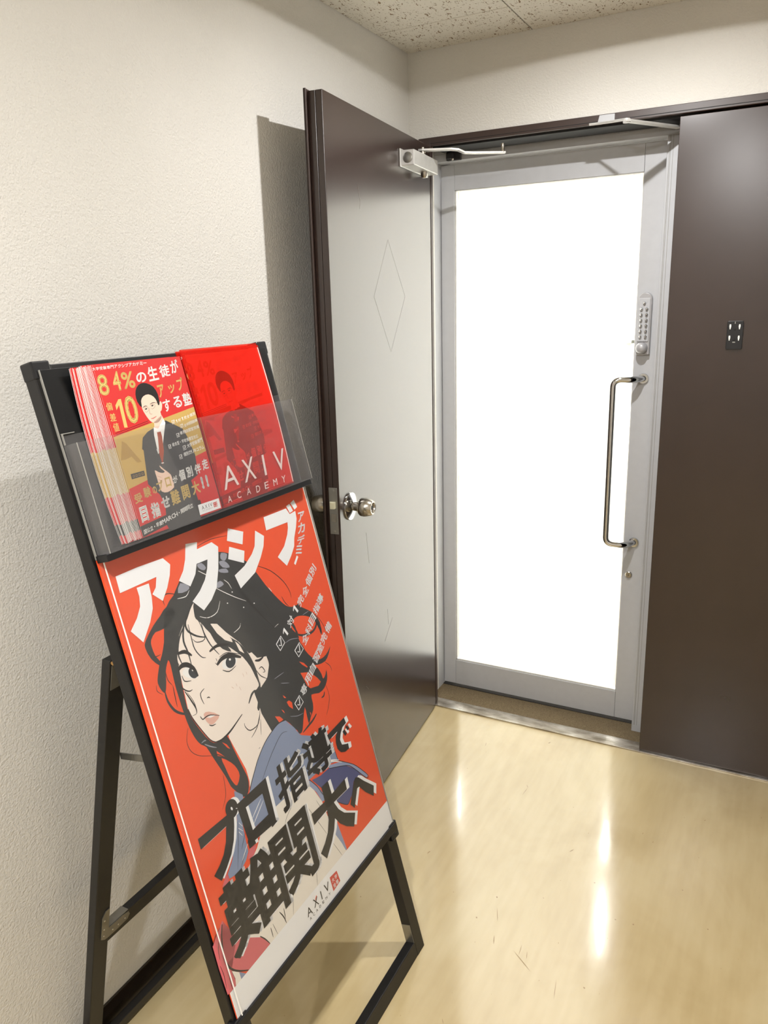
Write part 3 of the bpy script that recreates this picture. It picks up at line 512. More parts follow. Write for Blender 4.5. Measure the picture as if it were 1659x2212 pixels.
('illustration_print','hair','l',((1784,10589),(1731,10538),(1656,10467),(1588,10403),(1537,10363),(1492,10330),(1452,10284),(1412,10212),(1376,10128),(1355,10045),(1356,9969),(1370,9895),(1381,9820),(1381,9733),(1378,9646),(1375,9585)),4.5,1),
('illustration_print','hair','l',((1569,10281),(1565,10214),(1559,10119),(1555,10028),(1551,9952),(1548,9880),(1557,9811),(1583,9739),(1622,9669),(1659,9615),(1696,9582),(1733,9565),(1759,9555)),2.5,1),
('illustration_print','hair','l',((1891,10179),(1886,10138),(1880,10077),(1883,10006),(1899,9922),(1925,9827),(1958,9732),(2007,9634),(2065,9537),(2106,9469)),3,1),
('illustration_print','hair','l',((1794,10391),(1816,10320),(1846,10220),(1868,10122),(1880,10030),(1883,9942),(1863,9882),(1803,9866),(1721,9879),(1654,9901),(1615,9931),(1590,9971),(1573,9999)),2,1),
('illustration_print','hair','l',((1452,10284),(1402,10244),(1332,10186),(1270,10122),(1220,10051),(1177,9973),(1150,9896),(1148,9813),(1163,9730),(1175,9672)),4,1),
('illustration_print','hair','l',((2175,9868),(2204,9794),(2247,9689),(2291,9596),(2338,9526),(2386,9467),(2421,9427)),5,1),
('illustration_print','hair','l',((2663,9512),(2701,9431),(2756,9314),(2808,9195),(2850,9082),(2889,8967),(2917,8864),(2929,8774),(2931,8697),(2931,8644)),3,1),
('illustration_print','line','l',((2747,8014),(2713,7952),(2662,7866),(2599,7802),(2516,7779),(2421,7778),(2343,7792),(2294,7826),(2260,7874),(2239,7917),(2231,7950),(2235,7979),(2239,7998)),2,1),
('illustration_print','line','l',((2730,7975),(2683,7915),(2616,7831),(2544,7759),(2463,7712),(2378,7676),(2318,7653)),2,1),
('illustration_print','hair','l',((2766,8435),(2735,8428),(2689,8418),(2642,8398),(2591,8360),(2538,8312),(2500,8278)),5,1),
('illustration_print','line','l',((1049,9219),(1068,9172),(1095,9105),(1121,9035),(1146,8964),(1170,8891),(1186,8831),(1188,8788),(1182,8757),(1177,8737)),3,1),
('illustration_print','line','l',((1091,9178),(1117,9123),(1154,9043),(1180,8963),(1192,8883),(1193,8803),(1181,8746),(1145,8729),(1096,8735),(1060,8742)),1.4,1),
('illustration_print','line','l',((921,9469),(952,9413),(997,9333),(1040,9266),(1077,9224),(1114,9193),(1147,9173),(1181,9163),(1212,9164),(1233,9165)),2.5,1),
('illustration_print','white','p',((1124,9547),(1170,9579),(1231,9596),(1272,9597),(1310,9572),(1353,9493),(1391,9406),(1423,9347),(1429,9313),(1378,9316),(1306,9343),(1232,9388),(1169,9442),(1131,9497))),
('illustration_print','iris','p',((1456,9427),(1459,9392),(1453,9362),(1437,9338),(1414,9324),(1384,9320),(1353,9328),(1322,9345),(1294,9371),(1273,9403),(1259,9437),(1256,9471),(1262,9502),(1278,9525),(1301,9539),(1330,9543),(1361,9537),(1393,9519),(1420,9494),(1442,9462))),
('illustration_print','white','p',((1388,9472),(1385,9468),(1380,9464),(1375,9463),(1368,9463),(1361,9465),(1355,9468),(1351,9473),(1348,9479),(1347,9485),(1348,9490),(1351,9495),(1356,9498),(1362,9500),(1368,9500),(1375,9498),(1381,9494),(1385,9489),(1388,9484),(1389,9478))),
('illustration_print','ink','l',((1038,9617),(1063,9630),(1100,9647),(1140,9657),(1182,9656),(1228,9646),(1273,9626),(1319,9593),(1363,9549),(1400,9500),(1424,9439),(1439,9373),(1449,9326)),9,1),
('illustration_print','ink','l',((1090,9498),(1092,9466),(1097,9420),(1115,9381),(1162,9354),(1223,9335),(1267,9322)),2,1),
('illustration_print','white','p',((2099,9259),(2128,9298),(2177,9327),(2239,9342),(2315,9336),(2421,9293),(2512,9240),(2537,9208),(2520,9179),(2463,9140),(2388,9110),(2320,9103),(2253,9112),(2184,9136),(2128,9171),(2101,9214))),
('illustration_print','iris','p',((2453,9147),(2420,9123),(2379,9109),(2334,9105),(2290,9114),(2252,9133),(2222,9160),(2204,9193),(2199,9230),(2207,9265),(2229,9296),(2262,9320),(2302,9335),(2346,9339),(2390,9331),(2430,9312),(2460,9285),(2479,9251),(2484,9215),(2475,9179))),
('illustration_print','white','p',((2362,9258),(2359,9253),(2353,9249),(2345,9247),(2337,9248),(2329,9250),(2321,9254),(2315,9260),(2311,9267),(2310,9274),(2311,9281),(2315,9286),(2321,9290),(2328,9292),(2337,9291),(2345,9289),(2353,9284),(2359,9279),(2362,9272),(2364,9265))),
('illustration_print','ink','l',((1975,9313),(2014,9330),(2070,9354),(2130,9370),(2192,9374),(2260,9371),(2324,9359),(2383,9338),(2440,9309),(2494,9278),(2551,9244),(2606,9209),(2644,9184)),9,1),
('illustration_print','ink','l',((2077,9167),(2116,9137),(2172,9097),(2235,9069),(2310,9069),(2391,9083),(2449,9094)),2,1),
('illustration_print','ink','l',((2086,9422),(2137,9428),(2210,9434),(2286,9428),(2358,9403),(2432,9365),(2512,9321),(2612,9268),(2719,9209),(2795,9166)),1.6,1),
('illustration_print','ink','l',((2003,9379),(1996,9439)),2.5,1),
('illustration_print','ink','l',((1966,9328),(1950,9369)),2.5,1),
('illustration_print','ink','l',((1095,9687),(1088,9743)),2.5,1),
('illustration_print','ink','l',((1175,9673),(1202,9704)),2.5,1),
('illustration_print','ink','l',((2600,9203),(2701,9195)),2.5,1),
('illustration_print','ink','l',((1134,9893),(1181,9888),(1247,9880),(1310,9861),(1364,9820),(1413,9766),(1448,9728)),7,1),
('illustration_print','ink','l',((1886,9619),(1941,9630),(2022,9643),(2113,9643),(2225,9615),(2347,9573),(2435,9542)),6,1),
('illustration_print','ink','l',((1507,9058),(1472,9050),(1424,9036),(1388,9016),(1375,8986),(1374,8949),(1376,8912),(1383,8872),(1393,8831),(1401,8802)),2,1),
('illustration_print','ink','l',((1507,8871),(1519,8871),(1536,8871),(1552,8868),(1563,8858),(1573,8846),(1580,8837)),2,1),
('illustration_print','lip','p',((1320,8644),(1372,8657),(1453,8629),(1580,8542),(1677,8447),(1638,8403),(1554,8382),(1489,8370),(1428,8380),(1374,8428),(1335,8494),(1314,8577))),
('illustration_print','white','p',((1363,8561),(1495,8541),(1597,8485),(1449,8507))),
('illustration_print','ink','l',((1230,8646),(1237,8623),(1248,8591),(1265,8569),(1289,8565),(1319,8570),(1352,8573),(1386,8572),(1422,8568),(1469,8554),(1540,8519),(1621,8473),(1680,8439)),2.2,1),
('illustration_print','ink','l',((1376,8407),(1390,8393),(1410,8374),(1434,8359),(1469,8350),(1509,8345),(1537,8342)),2,1),
('illustration_print','ink','l',((1413,8043),(1448,8033),(1500,8019),(1558,8010),(1622,8011),(1692,8018),(1761,8028),(1820,8040),(1878,8056),(1948,8078),(2050,8112),(2165,8152),(2248,8180)),4,1),
('illustration_print','ink','l',((1006,8897),(1014,8851),(1025,8784),(1046,8706),(1079,8616),(1122,8515),(1166,8416),(1210,8320),(1256,8225),(1300,8148),(1343,8097),(1384,8064),(1413,8043)),2,0),
('illustration_print','ink','l',((3039,8764),(3065,8770),(3102,8777),(3135,8770),(3162,8734),(3185,8683),(3194,8647),(3177,8640),(3145,8648),(3122,8655)),2,1),
('illustration_print','ink','l',((3363,8901),(3370,8854),(3378,8786),(3369,8716),(3337,8645),(3289,8572),(3228,8510),(3143,8465),(3045,8431),(2976,8408)),2,0),
('illustration_print','ink','l',((2953,8778),(2971,8737),(2998,8678),(3033,8623),(3083,8573),(3141,8527),(3183,8494)),2,1),
('illustration_print','ink','l',((2996,8962),(3029,8949),(3077,8930),(3125,8918),(3175,8919),(3226,8926),(3262,8932)),5,1),
('illustration_print','blush','l',((2179,8779),(2223,8724)),1.6,1),
('illustration_print','blush','l',((2317,8784),(2325,8723)),1.6,1),
('illustration_print','blush','l',((2378,8686),(2397,8608)),1.6,1),
('illustration_print','blush','l',((2566,8880),(2570,8808)),1.6,1),
('illustration_print','blush','l',((2667,8870),(2670,8810)),1.6,1),
('illustration_print','ink','l',((2694,7850),(2662,7766),(2620,7652),(2589,7569)),1.3,1),
('illustration_print','ink','l',((2424,7359),(2466,7372)),2,1),
('illustration_print','shine','p',((2197,11223),(2251,11233),(2319,11218),(2372,11163),(2400,11104),(2373,11078),(2323,11073),(2270,11099),(2224,11138),(2196,11185))),
('illustration_print','shine','p',((1668,11038),(1774,10988),(1855,10911),(1839,10872),(1771,10853),(1647,10857),(1549,10887),(1583,10972))),
('illustration_print','shine','p',((2773,11100),(2834,11103),(2915,11078),(2972,11032),(3010,10980),(3030,10935),(3015,10910),(2929,10926),(2835,10967),(2784,11038))),
('illustration_print','shine','p',((2714,10960),(2811,10949),(2916,10918),(2957,10866),(2946,10828),(2844,10852),(2737,10896),(2700,10934))),
('illustration_print','shine','p',((2571,10735),(2622,10751),(2675,10746),(2722,10703),(2738,10657),(2676,10639),(2595,10637),(2539,10646),(2509,10666),(2528,10702))),
('illustration_print','shine','p',((2900,11243),(2989,11220),(3057,11173),(3018,11111),(2945,11069),(2883,11095),(2843,11146),(2855,11204))),
('illustration_print','white','l',((2505,10656),(2547,10622),(2608,10573),(2679,10517),(2758,10456),(2848,10389),(2939,10323),(3040,10255),(3144,10189),(3217,10142)),1.5,1),
('illustration_print','white','l',((1898,10308),(1946,10279),(2016,10240),(2094,10212),(2180,10202),(2275,10205),(2357,10225),(2422,10276),(2475,10345),(2511,10395)),1.5,1),
('illustration_print','white','l',((2637,9696),(2690,9702),(2764,9712),(2824,9727),(2857,9749),(2876,9776),(2889,9795)),1.5,1),
('illustration_print','white','l',((2771,10737),(2797,10712),(2834,10676),(2865,10637),(2886,10590),(2902,10541),(2913,10506)),1.5,1),
('illustration_print','white','l',((1499,10799),(1556,10787),(1636,10772),(1707,10768),(1758,10788),(1800,10821),(1828,10845)),1.5,1),
('illustration_print','white','l',((2180,11108),(2219,11077),(2275,11033),(2323,10996),(2356,10974),(2382,10959),(2399,10949)),1.5,1),
('illustration_print','white','l',((3833,9345),(3876,9350),(3936,9357),(3980,9362)),1.5,1),
('illustration_print','white','l',((3980,10165),(4001,10132),(4029,10087),(4050,10055)),1.5,1),
('illustration_print','shine','l',((4045,8912),(4087,8916),(4149,8920),(4221,8916),(4310,8895),(4409,8864),(4480,8842)),1.5,1),
('illustration_print','shine','l',((3560,8216),(3632,8185),(3732,8142),(3805,8111)),1.5,1),
('illustration_print','shine','l',((3564,7472),(3624,7443),(3710,7404),(3792,7372),(3865,7355),(3934,7345),(3981,7339)),1.5,1),
('illustration_print','shine','l',((3399,8386),(3497,8385),(3633,8385),(3733,8384)),1.5,1),
('illustration_print','shine','l',((4833,9239),(4904,9240),(5003,9242),(5076,9243)),1.5,1),
('illustration_print','white','p',((2920,10434),(2911,10427),(2897,10428),(2886,10436),(2884,10446),(2893,10453),(2907,10452),(2918,10444))),
('illustration_print','white','p',((2710,10278),(2701,10271),(2687,10272),(2676,10280),(2674,10291),(2683,10297),(2697,10296),(2708,10288))),
('illustration_print','white','p',((3447,10012),(3437,10006),(3422,10007),(3410,10015),(3408,10026),(3418,10033),(3433,10032),(3445,10023))),
('illustration_print','white','p',((3117,10044),(3108,10038),(3093,10039),(3081,10047),(3080,10058),(3089,10064),(3103,10063),(3115,10055))),
('illustration_print','line','l',((3126,10432),(3236,10240),(3394,9963),(3548,9711),(3689,9513),(3824,9343),(3919,9225)),1.3,1),
('illustration_print','line','l',((2968,10718),(3053,10542),(3178,10288),(3316,10036),(3480,9791),(3658,9548),(3787,9375)),1.3,1),
('illustration_print','line','l',((3422,10450),(3507,10298),(3628,10082),(3739,9883),(3826,9722),(3902,9581),(3955,9484)),1.3,1),
('illustration_print','line','l',((2785,10043),(2820,9930),(2875,9769),(2958,9627),(3081,9524),(3235,9440),(3403,9380),(3603,9353),(3820,9350),(3976,9351)),1.3,1),
('illustration_print','line','l',((2157,10366),(2149,10309),(2142,10229),(2168,10161),(2254,10114),(2375,10078),(2488,10063),(2583,10083),(2670,10124),(2730,10156)),1.3,1),
('illustration_print','line','l',((1993,10426),(2022,10338),(2064,10215),(2117,10114),(2189,10060),(2273,10029),(2332,10009)),1.3,1),
('illustration_print','shine','l',((1077,8201),(1104,8204),(1141,8206),(1170,8206),(1183,8200),(1189,8191),(1192,8184)),2.2,1),
('illustration_print','shine','l',((1141,8146),(1175,8115),(1223,8071),(1271,8031),(1316,7997),(1360,7968),(1391,7947)),2.2,1),
('illustration_print','blue','p',((1891,6793),(1989,6900),(2133,7030),(2324,7196),(2613,7373),(2907,7476),(3154,7522),(3375,7484),(3574,7224),(3683,7023),(3734,6959),(3994,6809),(4437,6592),(4553,6463),(4660,6182),(4689,5924),(4732,5822),(4361,5936),(3925,5998),(3538,6007),(2736,5951),(2293,6025),(1931,6096),(1725,6093),(1657,6561))),
('illustration_print','cream','p',((2173,6101),(2485,6106),(2821,6104),(3425,6172),(3538,6007),(3805,5382),(3853,4997),(4098,4704),(4156,3972),(4148,3975),(1291,3948),(805,4450),(822,4750),(1067,5055),(1046,5599),(1275,5535),(1653,5731),(1849,5903))),
('illustration_print','bluelight','p',((3478,5994),(3615,5995),(3801,5736),(3944,5432),(3889,5347),(3813,5368),(3708,5658))),
('illustration_print','bluelight','p',((3960,4604),(4098,4704),(4180,3990),(4132,3988),(4069,4204),(3934,4518))),
('illustration_print','navy','p',((4240,5868),(4322,5855),(4928,5580),(5201,5345),(5437,5011),(5199,5140),(5042,5124),(4863,4893),(4640,4799),(4540,4852),(4386,4982),(4261,5102),(4054,5416),(3916,5617),(3677,5950),(3983,5880))),
('illustration_print','bluelight','p',((4339,5922),(4820,5746),(5194,5462),(5451,5175),(5630,4930),(5547,4923),(5344,5164),(5159,5392),(4930,5583),(4309,5859))),
('illustration_print','ink','l',((4437,6592),(4467,6564),(4511,6522),(4553,6463),(4592,6380),(4630,6280),(4660,6182),(4676,6088),(4683,5997),(4689,5924),(4692,5882),(4695,5859),(4707,5836),(4729,5813),(4760,5790),(4820,5746),(4928,5667),(5067,5565),(5194,5462),(5291,5365),(5375,5268),(5451,5175),(5527,5081),(5593,4992),(5630,4930),(5629,4894),(5597,4886),(5533,4931),(5423,5062),(5282,5243),(5159,5392),(5087,5472),(5031,5522),(4930,5583),(4729,5678),(4489,5781),(4321,5852)),1.6,0),
('illustration_print','ink','l',((3593,6008),(3643,5943),(3713,5849),(3779,5749),(3823,5652),(3862,5551),(3921,5445),(4027,5326),(4155,5202),(4261,5102),(4317,5046),(4348,5015),(4386,4982),(4444,4930),(4508,4876),(4563,4834),(4599,4812),(4626,4803),(4659,4805),(4709,4823),(4765,4852),(4805,4874)),1.6,0),
('illustration_print','white','l',((4267,5988),(4318,5980),(4393,5967),(4481,5937),(4594,5873),(4722,5792),(4813,5733)),2.5,1),
('illustration_print','white','l',((4304,6002),(4351,5995),(4419,5983),(4493,5961),(4578,5918),(4669,5865),(4734,5826)),2.5,1),
('illustration_print','ink','l',((1891,6793),(1915,6820),(1949,6859),(1989,6900),(2032,6940),(2080,6983),(2133,7030),(2190,7082),(2251,7138),(2324,7196),(2413,7256),(2513,7319),(2613,7373),(2713,7415),(2813,7449),(2907,7476),(2994,7499),(3076,7515),(3154,7522),(3238,7515),(3318,7497),(3375,7484)),1.8,0),
('illustration_print','ink','l',((2273,6772),(2349,6828),(2458,6908),(2564,6982),(2650,7039),(2732,7090),(2821,7140),(2928,7198),(3044,7255),(3145,7291),(3227,7291),(3294,7268),(3340,7250)),1.3,1),
('illustration_print','white','l',((1753,6289),(1854,6345),(1996,6424),(2100,6482)),1.8,1),
('illustration_print','white','l',((1747,6176),(1863,6246),(2026,6343),(2146,6415)),1.8,1),
('illustration_print','ink','l',((3318,5533),(3366,5422),(3435,5261),(3503,5102),(3568,4948),(3632,4795),(3677,4688)),1,1),
('illustration_print','ink','l',((3635,5503),(3660,5431),(3698,5329),(3737,5239),(3782,5171),(3829,5115),(3862,5076)),1,1),
('illustration_print','ink','l',((3796,4387),(3848,4266),(3920,4098),(3972,3975)),1,1),
('illustration_print','ink','l',((2853,5838),(2800,5816),(2727,5785),(2662,5752),(2612,5717),(2571,5680),(2542,5654)),1,1),
('illustration_print','ink','l',((1915,5001),(1890,4945),(1856,4869),(1831,4814)),1,1),
('illustration_print','ink','l',((3047,4240),(3022,4160),(2988,4049),(2964,3969)),1,1),
('illustration_print','ink','l',((2188,4238),(2154,4157),(2107,4045),(2073,3965)),1,1),
('illustration_print','ink','l',((1737,4285),(1757,4244),(1786,4185),(1809,4126),(1823,4068),(1831,4010),(1836,3970)),2.5,1),
('illustration_print','ink','l',((1872,4265),(1864,4204),(1852,4120),(1843,4058)),2,1),
('illustration_print','ink','l',((1489,4220),(1503,4144),(1523,4038),(1538,3961)),1.2,1),
('illustration_print','ink','l',((1411,4199),(1410,4140),(1407,4058),(1406,3999)),2,1),
('illustration_print','blue','p',((1501,7008),(1673,6828),(1668,6554),(1490,6532),(1428,5999),(1418,5814),(1301,5703),(1098,5617),(802,5677),(792,5778),(985,5922),(1172,6171),(1365,6497),(1435,6756))),
('illustration_print','white','l',((1389,6425),(1450,6310)),2,1),
('illustration_print','white','l',((1340,6343),(1429,6228)),2,1),
('illustration_print','white','l',((1326,6277),(1386,6161)),2,1),
('illustration_print','ink','l',((1472,5970),(1424,5927),(1357,5867),(1289,5807),(1223,5747),(1156,5687),(1110,5646)),1.2,1),
('illustration_print','ink','l',((1374,6454),(1343,6371),(1298,6252),(1246,6121),(1177,5968),(1101,5805),(1048,5690)),1.2,1),
('illustration_print','ink','l',((1471,6163),(1411,6100),(1329,6015),(1270,5953)),1.2,1),
('illustration_print','white','l',((1448,5948),(1378,5892),(1284,5817),(1215,5762)),1.6,1),
('illustration_print','pink','p',((1456,5836),(1659,5796),(1518,5650),(1336,5688))),
('illustration_print','pink','p',((762,5799),(798,5699),(726,5621),(589,5665))),
('illustration_print','pink','p',((372,5158),(191,5036),(17,4923),(6,4472),(22,3956),(247,3941),(279,4048),(251,4246),(563,4663))),
('illustration_print','pink','p',((386,5129),(285,4981),(195,4674),(195,4427),(280,4250),(450,4077),(623,3950),(1288,3961),(1198,4114),(1115,4231),(812,4464),(513,4799))),
('illustration_print','ink','l',((348,5101),(323,5055),(287,4987),(255,4910),(227,4819),(202,4718),(187,4624),(182,4544),(186,4472),(199,4404),(223,4341),(257,4282),(296,4227),(343,4174),(395,4124),(450,4077),(511,4030),(574,3985),(619,3954)),4,1),
('illustration_print','ink','l',((1100,4263),(1127,4228),(1165,4176),(1201,4122),(1234,4063),(1265,4002),(1286,3958)),2.5,1),
('illustration_print','ink','l',((275,5083),(232,5067),(172,5044),(120,5018),(81,4985),(50,4948),(29,4922)),1.3,1),
('illustration_print','ink','l',((259,4982),(222,4942),(170,4885),(128,4823),(104,4751),(90,4673),(80,4617)),1.3,1),
('illustration_print','ink','l',((49,4512),(55,4460),(63,4386),(66,4307),(60,4220),(49,4128),(41,4063)),1.3,1),
('illustration_print','ink','l',((189,4413),(184,4352),(177,4266),(170,4181),(165,4099),(160,4018),(157,3962)),1.3,1),
('illustration_print','ink','l',((251,4246),(260,4191),(273,4114),(279,4048),(273,4004),(260,3971),(250,3948)),1.3,1),
('illustration_print','blue','p',((402,4094),(540,3946),(403,3942))),
('illustration_print','cream','p',((254,4240),(401,4092),(403,3942),(250,3948),(281,4066))),
('illustration_print','paper','p',((75,3395),(6120,3395),(6120,3990),(75,3945))),
('title_letter#0','paper','p',((336,11599),(821,11605),(1434,11583),(1560,11427),(1479,11250),(1339,11059),(1155,10879),(975,11065),(1089,11151),(1170,11319),(325,11312))),
('title_letter#0','paper','p',((686,11281),(966,11268),(944,11033),(894,10836),(756,10638),(492,10373),(307,10644),(510,10802),(644,10963),(688,11123))),
('title_letter#1','paper','p',((2057,11666),(2353,11620),(2302,11494),(2725,11512),(2867,11379),(2808,11218),(2708,10984),(2524,10661),(2305,10491),(2041,10376),(1829,10627),(2079,10747),(2283,10899),(2420,11076),(2493,11235),(2189,11241),(2088,11072),(1881,10902),(1650,11087),(1817,11225),(1939,11400))),
('title_letter#2','paper','p',((3272,11642),(3687,11459),(3563,11225),(3150,11418))),
('title_letter#2','paper','p',((3166,11292),(3566,11087),(3455,10865),(3043,11074))),
('title_letter#2','paper','p',((4048,11385),(4279,11205),(4176,11008),(3996,10819),(3704,10583),(3166,10424),(3096,10717),(3449,10808),(3755,10963),(3903,11087))),
('title_letter#3','paper','p',((4425,11574),(5241,11566),(5325,11417),(5548,11435),(5524,11265),(5420,11088),(5256,10881),(5179,10716),(5002,10563),(4756,10397),(4534,10662),(4839,10815),(5047,11019),(5135,11154),(5170,11272),(4395,11292))),
('title_letter#3','paper','p',((5273,11612),(5409,11634),(5470,11456),(5335,11439))),
('title_letter#3','paper','p',((5448,11639),(5596,11682),(5656,11502),(5533,11467))),
('subtitle_lettering','paper','g','ア',0.03,5629,11375,248,-10,-98,-212),
('subtitle_lettering','paper','g','カ',0.03,5521,11140,277,-15,-100,-218),
('subtitle_lettering','paper','g','デ',0.03,5379,10882,290,-20,-81,-177),
('subtitle_lettering','paper','g','ミ',0.03,5229,10706,255,-20,-91,-199),
('subtitle_lettering','paper','l',((5203,10482),(5033,10345)),6,0),
('checklist_line#0','paper','p',((4034,9132),(4078,9202),(4116,9224),(4204,9059),(4156,9031),(4085,9163),(4048,9104))),
('checklist_line#0','paper','g','対',0.022,4232,9287,205,122,90,-166),
('checklist_line#0','paper','p',((4552,9449),(4599,9521),(4639,9545),(4732,9377),(4681,9347),(4607,9481),(4568,9421))),
('checklist_line#0','paper','g','完',0.022,4738,9576,214,128,95,-168),
('checklist_line#0','paper','g','全',0.022,4984,9710,219,131,97,-169),
('checklist_line#0','paper','g','個',0.022,5206,9882,223,133,99,-170),
('checklist_line#0','paper','g','別',0.022,5438,10042,228,137,102,-170),
('checklist_line#1','paper','g','全',0.022,4542,8767,212,119,94,-173),
('checklist_line#1','paper','g','科',0.022,4750,8901,216,122,95,-173),
('checklist_line#1','paper','g','目',0.022,4966,9052,220,124,98,-174),
('checklist_line#1','paper','g','指',0.022,5206,9215,225,127,100,-175),
('checklist_line#1','paper','g','導',0.022,5426,9357,229,130,102,-175),
('checklist_line#2','paper','g','専',0.022,4060,7805,204,108,89,-176),
('checklist_line#2','paper','g','用',0.022,4293,7945,208,110,91,-177),
('checklist_line#2','paper','g','自',0.022,4514,8079,212,113,93,-177),
('checklist_line#2','paper','g','習',0.022,4751,8242,217,116,96,-178),
('checklist_line#2','paper','g','室',0.022,4964,8374,221,118,98,-179),
('checklist_line#2','paper','g','完',0.022,5185,8521,226,121,101,-180),
('checklist_line#2','paper','g','備',0.022,5443,8677,231,124,103,-181),
('checklist_line#0','paper','l',((3738,9005),(3942,9102),(4013,8931),(3806,8836),(3738,9005)),2.2,0),
('checklist_line#0','paper','l',((3814,8950),(3885,8913),(3918,9070)),2.8600000000000003,0),
('checklist_line#1','paper','l',((4256,8648),(4471,8743),(4547,8566),(4329,8472),(4256,8648)),2.2,0),
('checklist_line#1','paper','l',((4336,8589),(4411,8549),(4446,8711)),2.8600000000000003,0),
('checklist_line#2','paper','l',((3798,7647),(4006,7731),(4077,7551),(3868,7468),(3798,7647)),2.2,0),
('checklist_line#2','paper','l',((3875,7585),(3947,7541),(3982,7700)),2.8600000000000003,0),
('slogan_letter#0','paper','p',((448,6749),(1263,6717),(1399,6623),(1330,6430),(1225,6216),(1079,6031),(884,5885),(687,5761),(554,5948),(735,6027),(898,6136),(1035,6304),(1144,6550),(444,6545))),
('slogan_letter#0','black','p',((383,6752),(1191,6721),(1325,6626),(1257,6435),(1153,6221),(1008,6038),(814,5892),(619,5768),(487,5955),(667,6033),(828,6142),(964,6309),(1073,6554),(379,6549))),
('slogan_letter#0','paper','l',((1478,6700),(1460,6671),(1433,6653),(1401,6647),(1368,6653),(1338,6672),(1315,6700),(1301,6735),(1298,6772),(1306,6807),(1325,6835),(1351,6853),(1383,6860),(1416,6854),(1446,6835),(1469,6807),(1484,6772),(1487,6735),(1478,6700)),14,0),
('slogan_letter#0','black','l',((1404,6703),(1385,6675),(1359,6656),(1327,6650),(1295,6657),(1265,6675),(1242,6704),(1228,6738),(1226,6775),(1234,6809),(1252,6838),(1278,6856),(1310,6863),(1342,6857),(1372,6838),(1395,6810),(1409,6775),(1412,6738),(1404,6703)),14,0),
('slogan_letter#1','paper','p',((1520,6746),(2460,6764),(2255,6541),(1736,6565))),
('slogan_letter#1','paper','p',((2460,6764),(2414,5837),(2255,6094),(2255,6541))),
('slogan_letter#1','paper','p',((2414,5837),(1572,5889),(1749,6083),(2255,6094))),
('slogan_letter#1','paper','p',((1572,5889),(1520,6746),(1736,6565),(1749,6083))),
('slogan_letter#1','paper','p',((2350,5924),(2449,5831),(2260,5807),(2241,5923))),
('slogan_letter#1','paper','p',((1546,5993),(1720,5965),(1732,5811),(1537,5828))),
('slogan_letter#1','black','p',((1446,6749),(2377,6767),(2173,6546),(1660,6569))),
('slogan_letter#1','black','p',((2377,6767),(2331,5845),(2173,6101),(2173,6546))),
('slogan_letter#1','black','p',((2331,5845),(1496,5896),(1672,6089),(2173,6101))),
('slogan_letter#1','black','p',((1496,5896),(1446,6749),(1660,6569),(1672,6089))),
('slogan_letter#1','black','p',((2267,5931),(2365,5838),(2178,5815),(2159,5931))),
('slogan_letter#1','black','p',((1471,6000),(1644,5972),(1655,5819),(1461,5835))),
('slogan_letter#2','paper','g','指',0.026,2676,6768,962,67,-26,-953),
('slogan_letter#2','black','g','指',0.026,2591,6771,953,67,-27,-948),
('slogan_letter#3','paper','g','導',0.026,3694,6805,1000,0,-13,-913),
('slogan_letter#3','black','g','導',0.026,3599,6808,990,0,-14,-908),
('slogan_letter#4','paper','p',((4657,6518),(5414,6566),(5441,6423),(5269,6401),(5143,6307),(5061,6192),(5088,6064),(5247,5996),(5319,5975),(5305,5849),(5133,5862),(4977,5935),(4892,6064),(4892,6212),(4945,6341),(5041,6409),(4678,6387))),
('slogan_letter#4','black','p',((4552,6523),(5301,6571),(5328,6428),(5157,6407),(5033,6313),(4952,6199),(4978,6071),(5136,6004),(5206,5983),(5193,5858),(5023,5871),(4869,5943),(4784,6071),(4785,6219),(4837,6347),(4932,6415),(4573,6392))),
('slogan_letter#4','paper','p',((5224,6309),(5317,6323),(5366,6191),(5287,6175))),
('slogan_letter#4','black','p',((5113,6315),(5205,6329),(5254,6198),(5175,6182))),
('slogan_letter#4','paper','p',((5375,6355),(5443,6361),(5510,6250),(5417,6241))),
('slogan_letter#4','black','p',((5263,6361),(5330,6367),(5396,6257),(5304,6248))),
('slogan_letter#5','paper','g','難',0.028,475,5644,1671,39,-25,-1381),
('slogan_letter#5','black','g','難',0.028,409,5652,1656,39,-26,-1375),
('slogan_letter#6','paper','g','関',0.028,2018,5637,1314,5,-21,-1442),
('slogan_letter#6','black','g','関',0.028,1938,5645,1302,6,-22,-1434),
('slogan_letter#7','paper','p',((3997,5643),(4266,5639),(4279,5322),(4277,5099),(4363,4899),(4521,4713),(4903,4474),(4733,4233),(4469,4412),(4281,4603),(4162,4800),(4037,4604),(3869,4440),(3562,4230),(3416,4448),(3628,4550),(3809,4685),(3948,4902),(3973,5090),(3990,5402))),
('slogan_letter#7','paper','p',((3457,5338),(4077,5307),(4850,5350),(4833,5101),(4197,5122),(3457,5089))),
('slogan_letter#7','black','p',((3899,5653),(4164,5648),(4177,5333),(4175,5112),(4260,4912),(4417,4727),(4794,4490),(4626,4250),(4364,4429),(4178,4618),(4061,4814),(3937,4619),(3770,4456),(3466,4247),(3322,4463),(3532,4564),(3711,4699),(3849,4915),(3874,5102),(3892,5413))),
('slogan_letter#7','black','p',((3363,5349),(3977,5318),(4742,5362),(4725,5113),(4096,5135),(3363,5101))),
('slogan_letter#8','paper','p',((4813,4735),(5033,4967),(5154,5111),(5256,5150),(5360,5090),(5513,4919),(5855,4590),(5749,4383),(5479,4647),(5295,4893),(5205,4901),(4929,4574))),
('slogan_letter#8','black','p',((4705,4750),(4923,4981),(5042,5124),(5144,5163),(5247,5103),(5398,4933),(5735,4606),(5630,4400),(5364,4662),(5182,4907),(5093,4915),(4820,4590))),
('logo_print','black','g','A',0.0,2444,3799,173,-23,-10,-173),
('logo_print','black','g','X',0.0,2699,3822,170,-22,-11,-176),
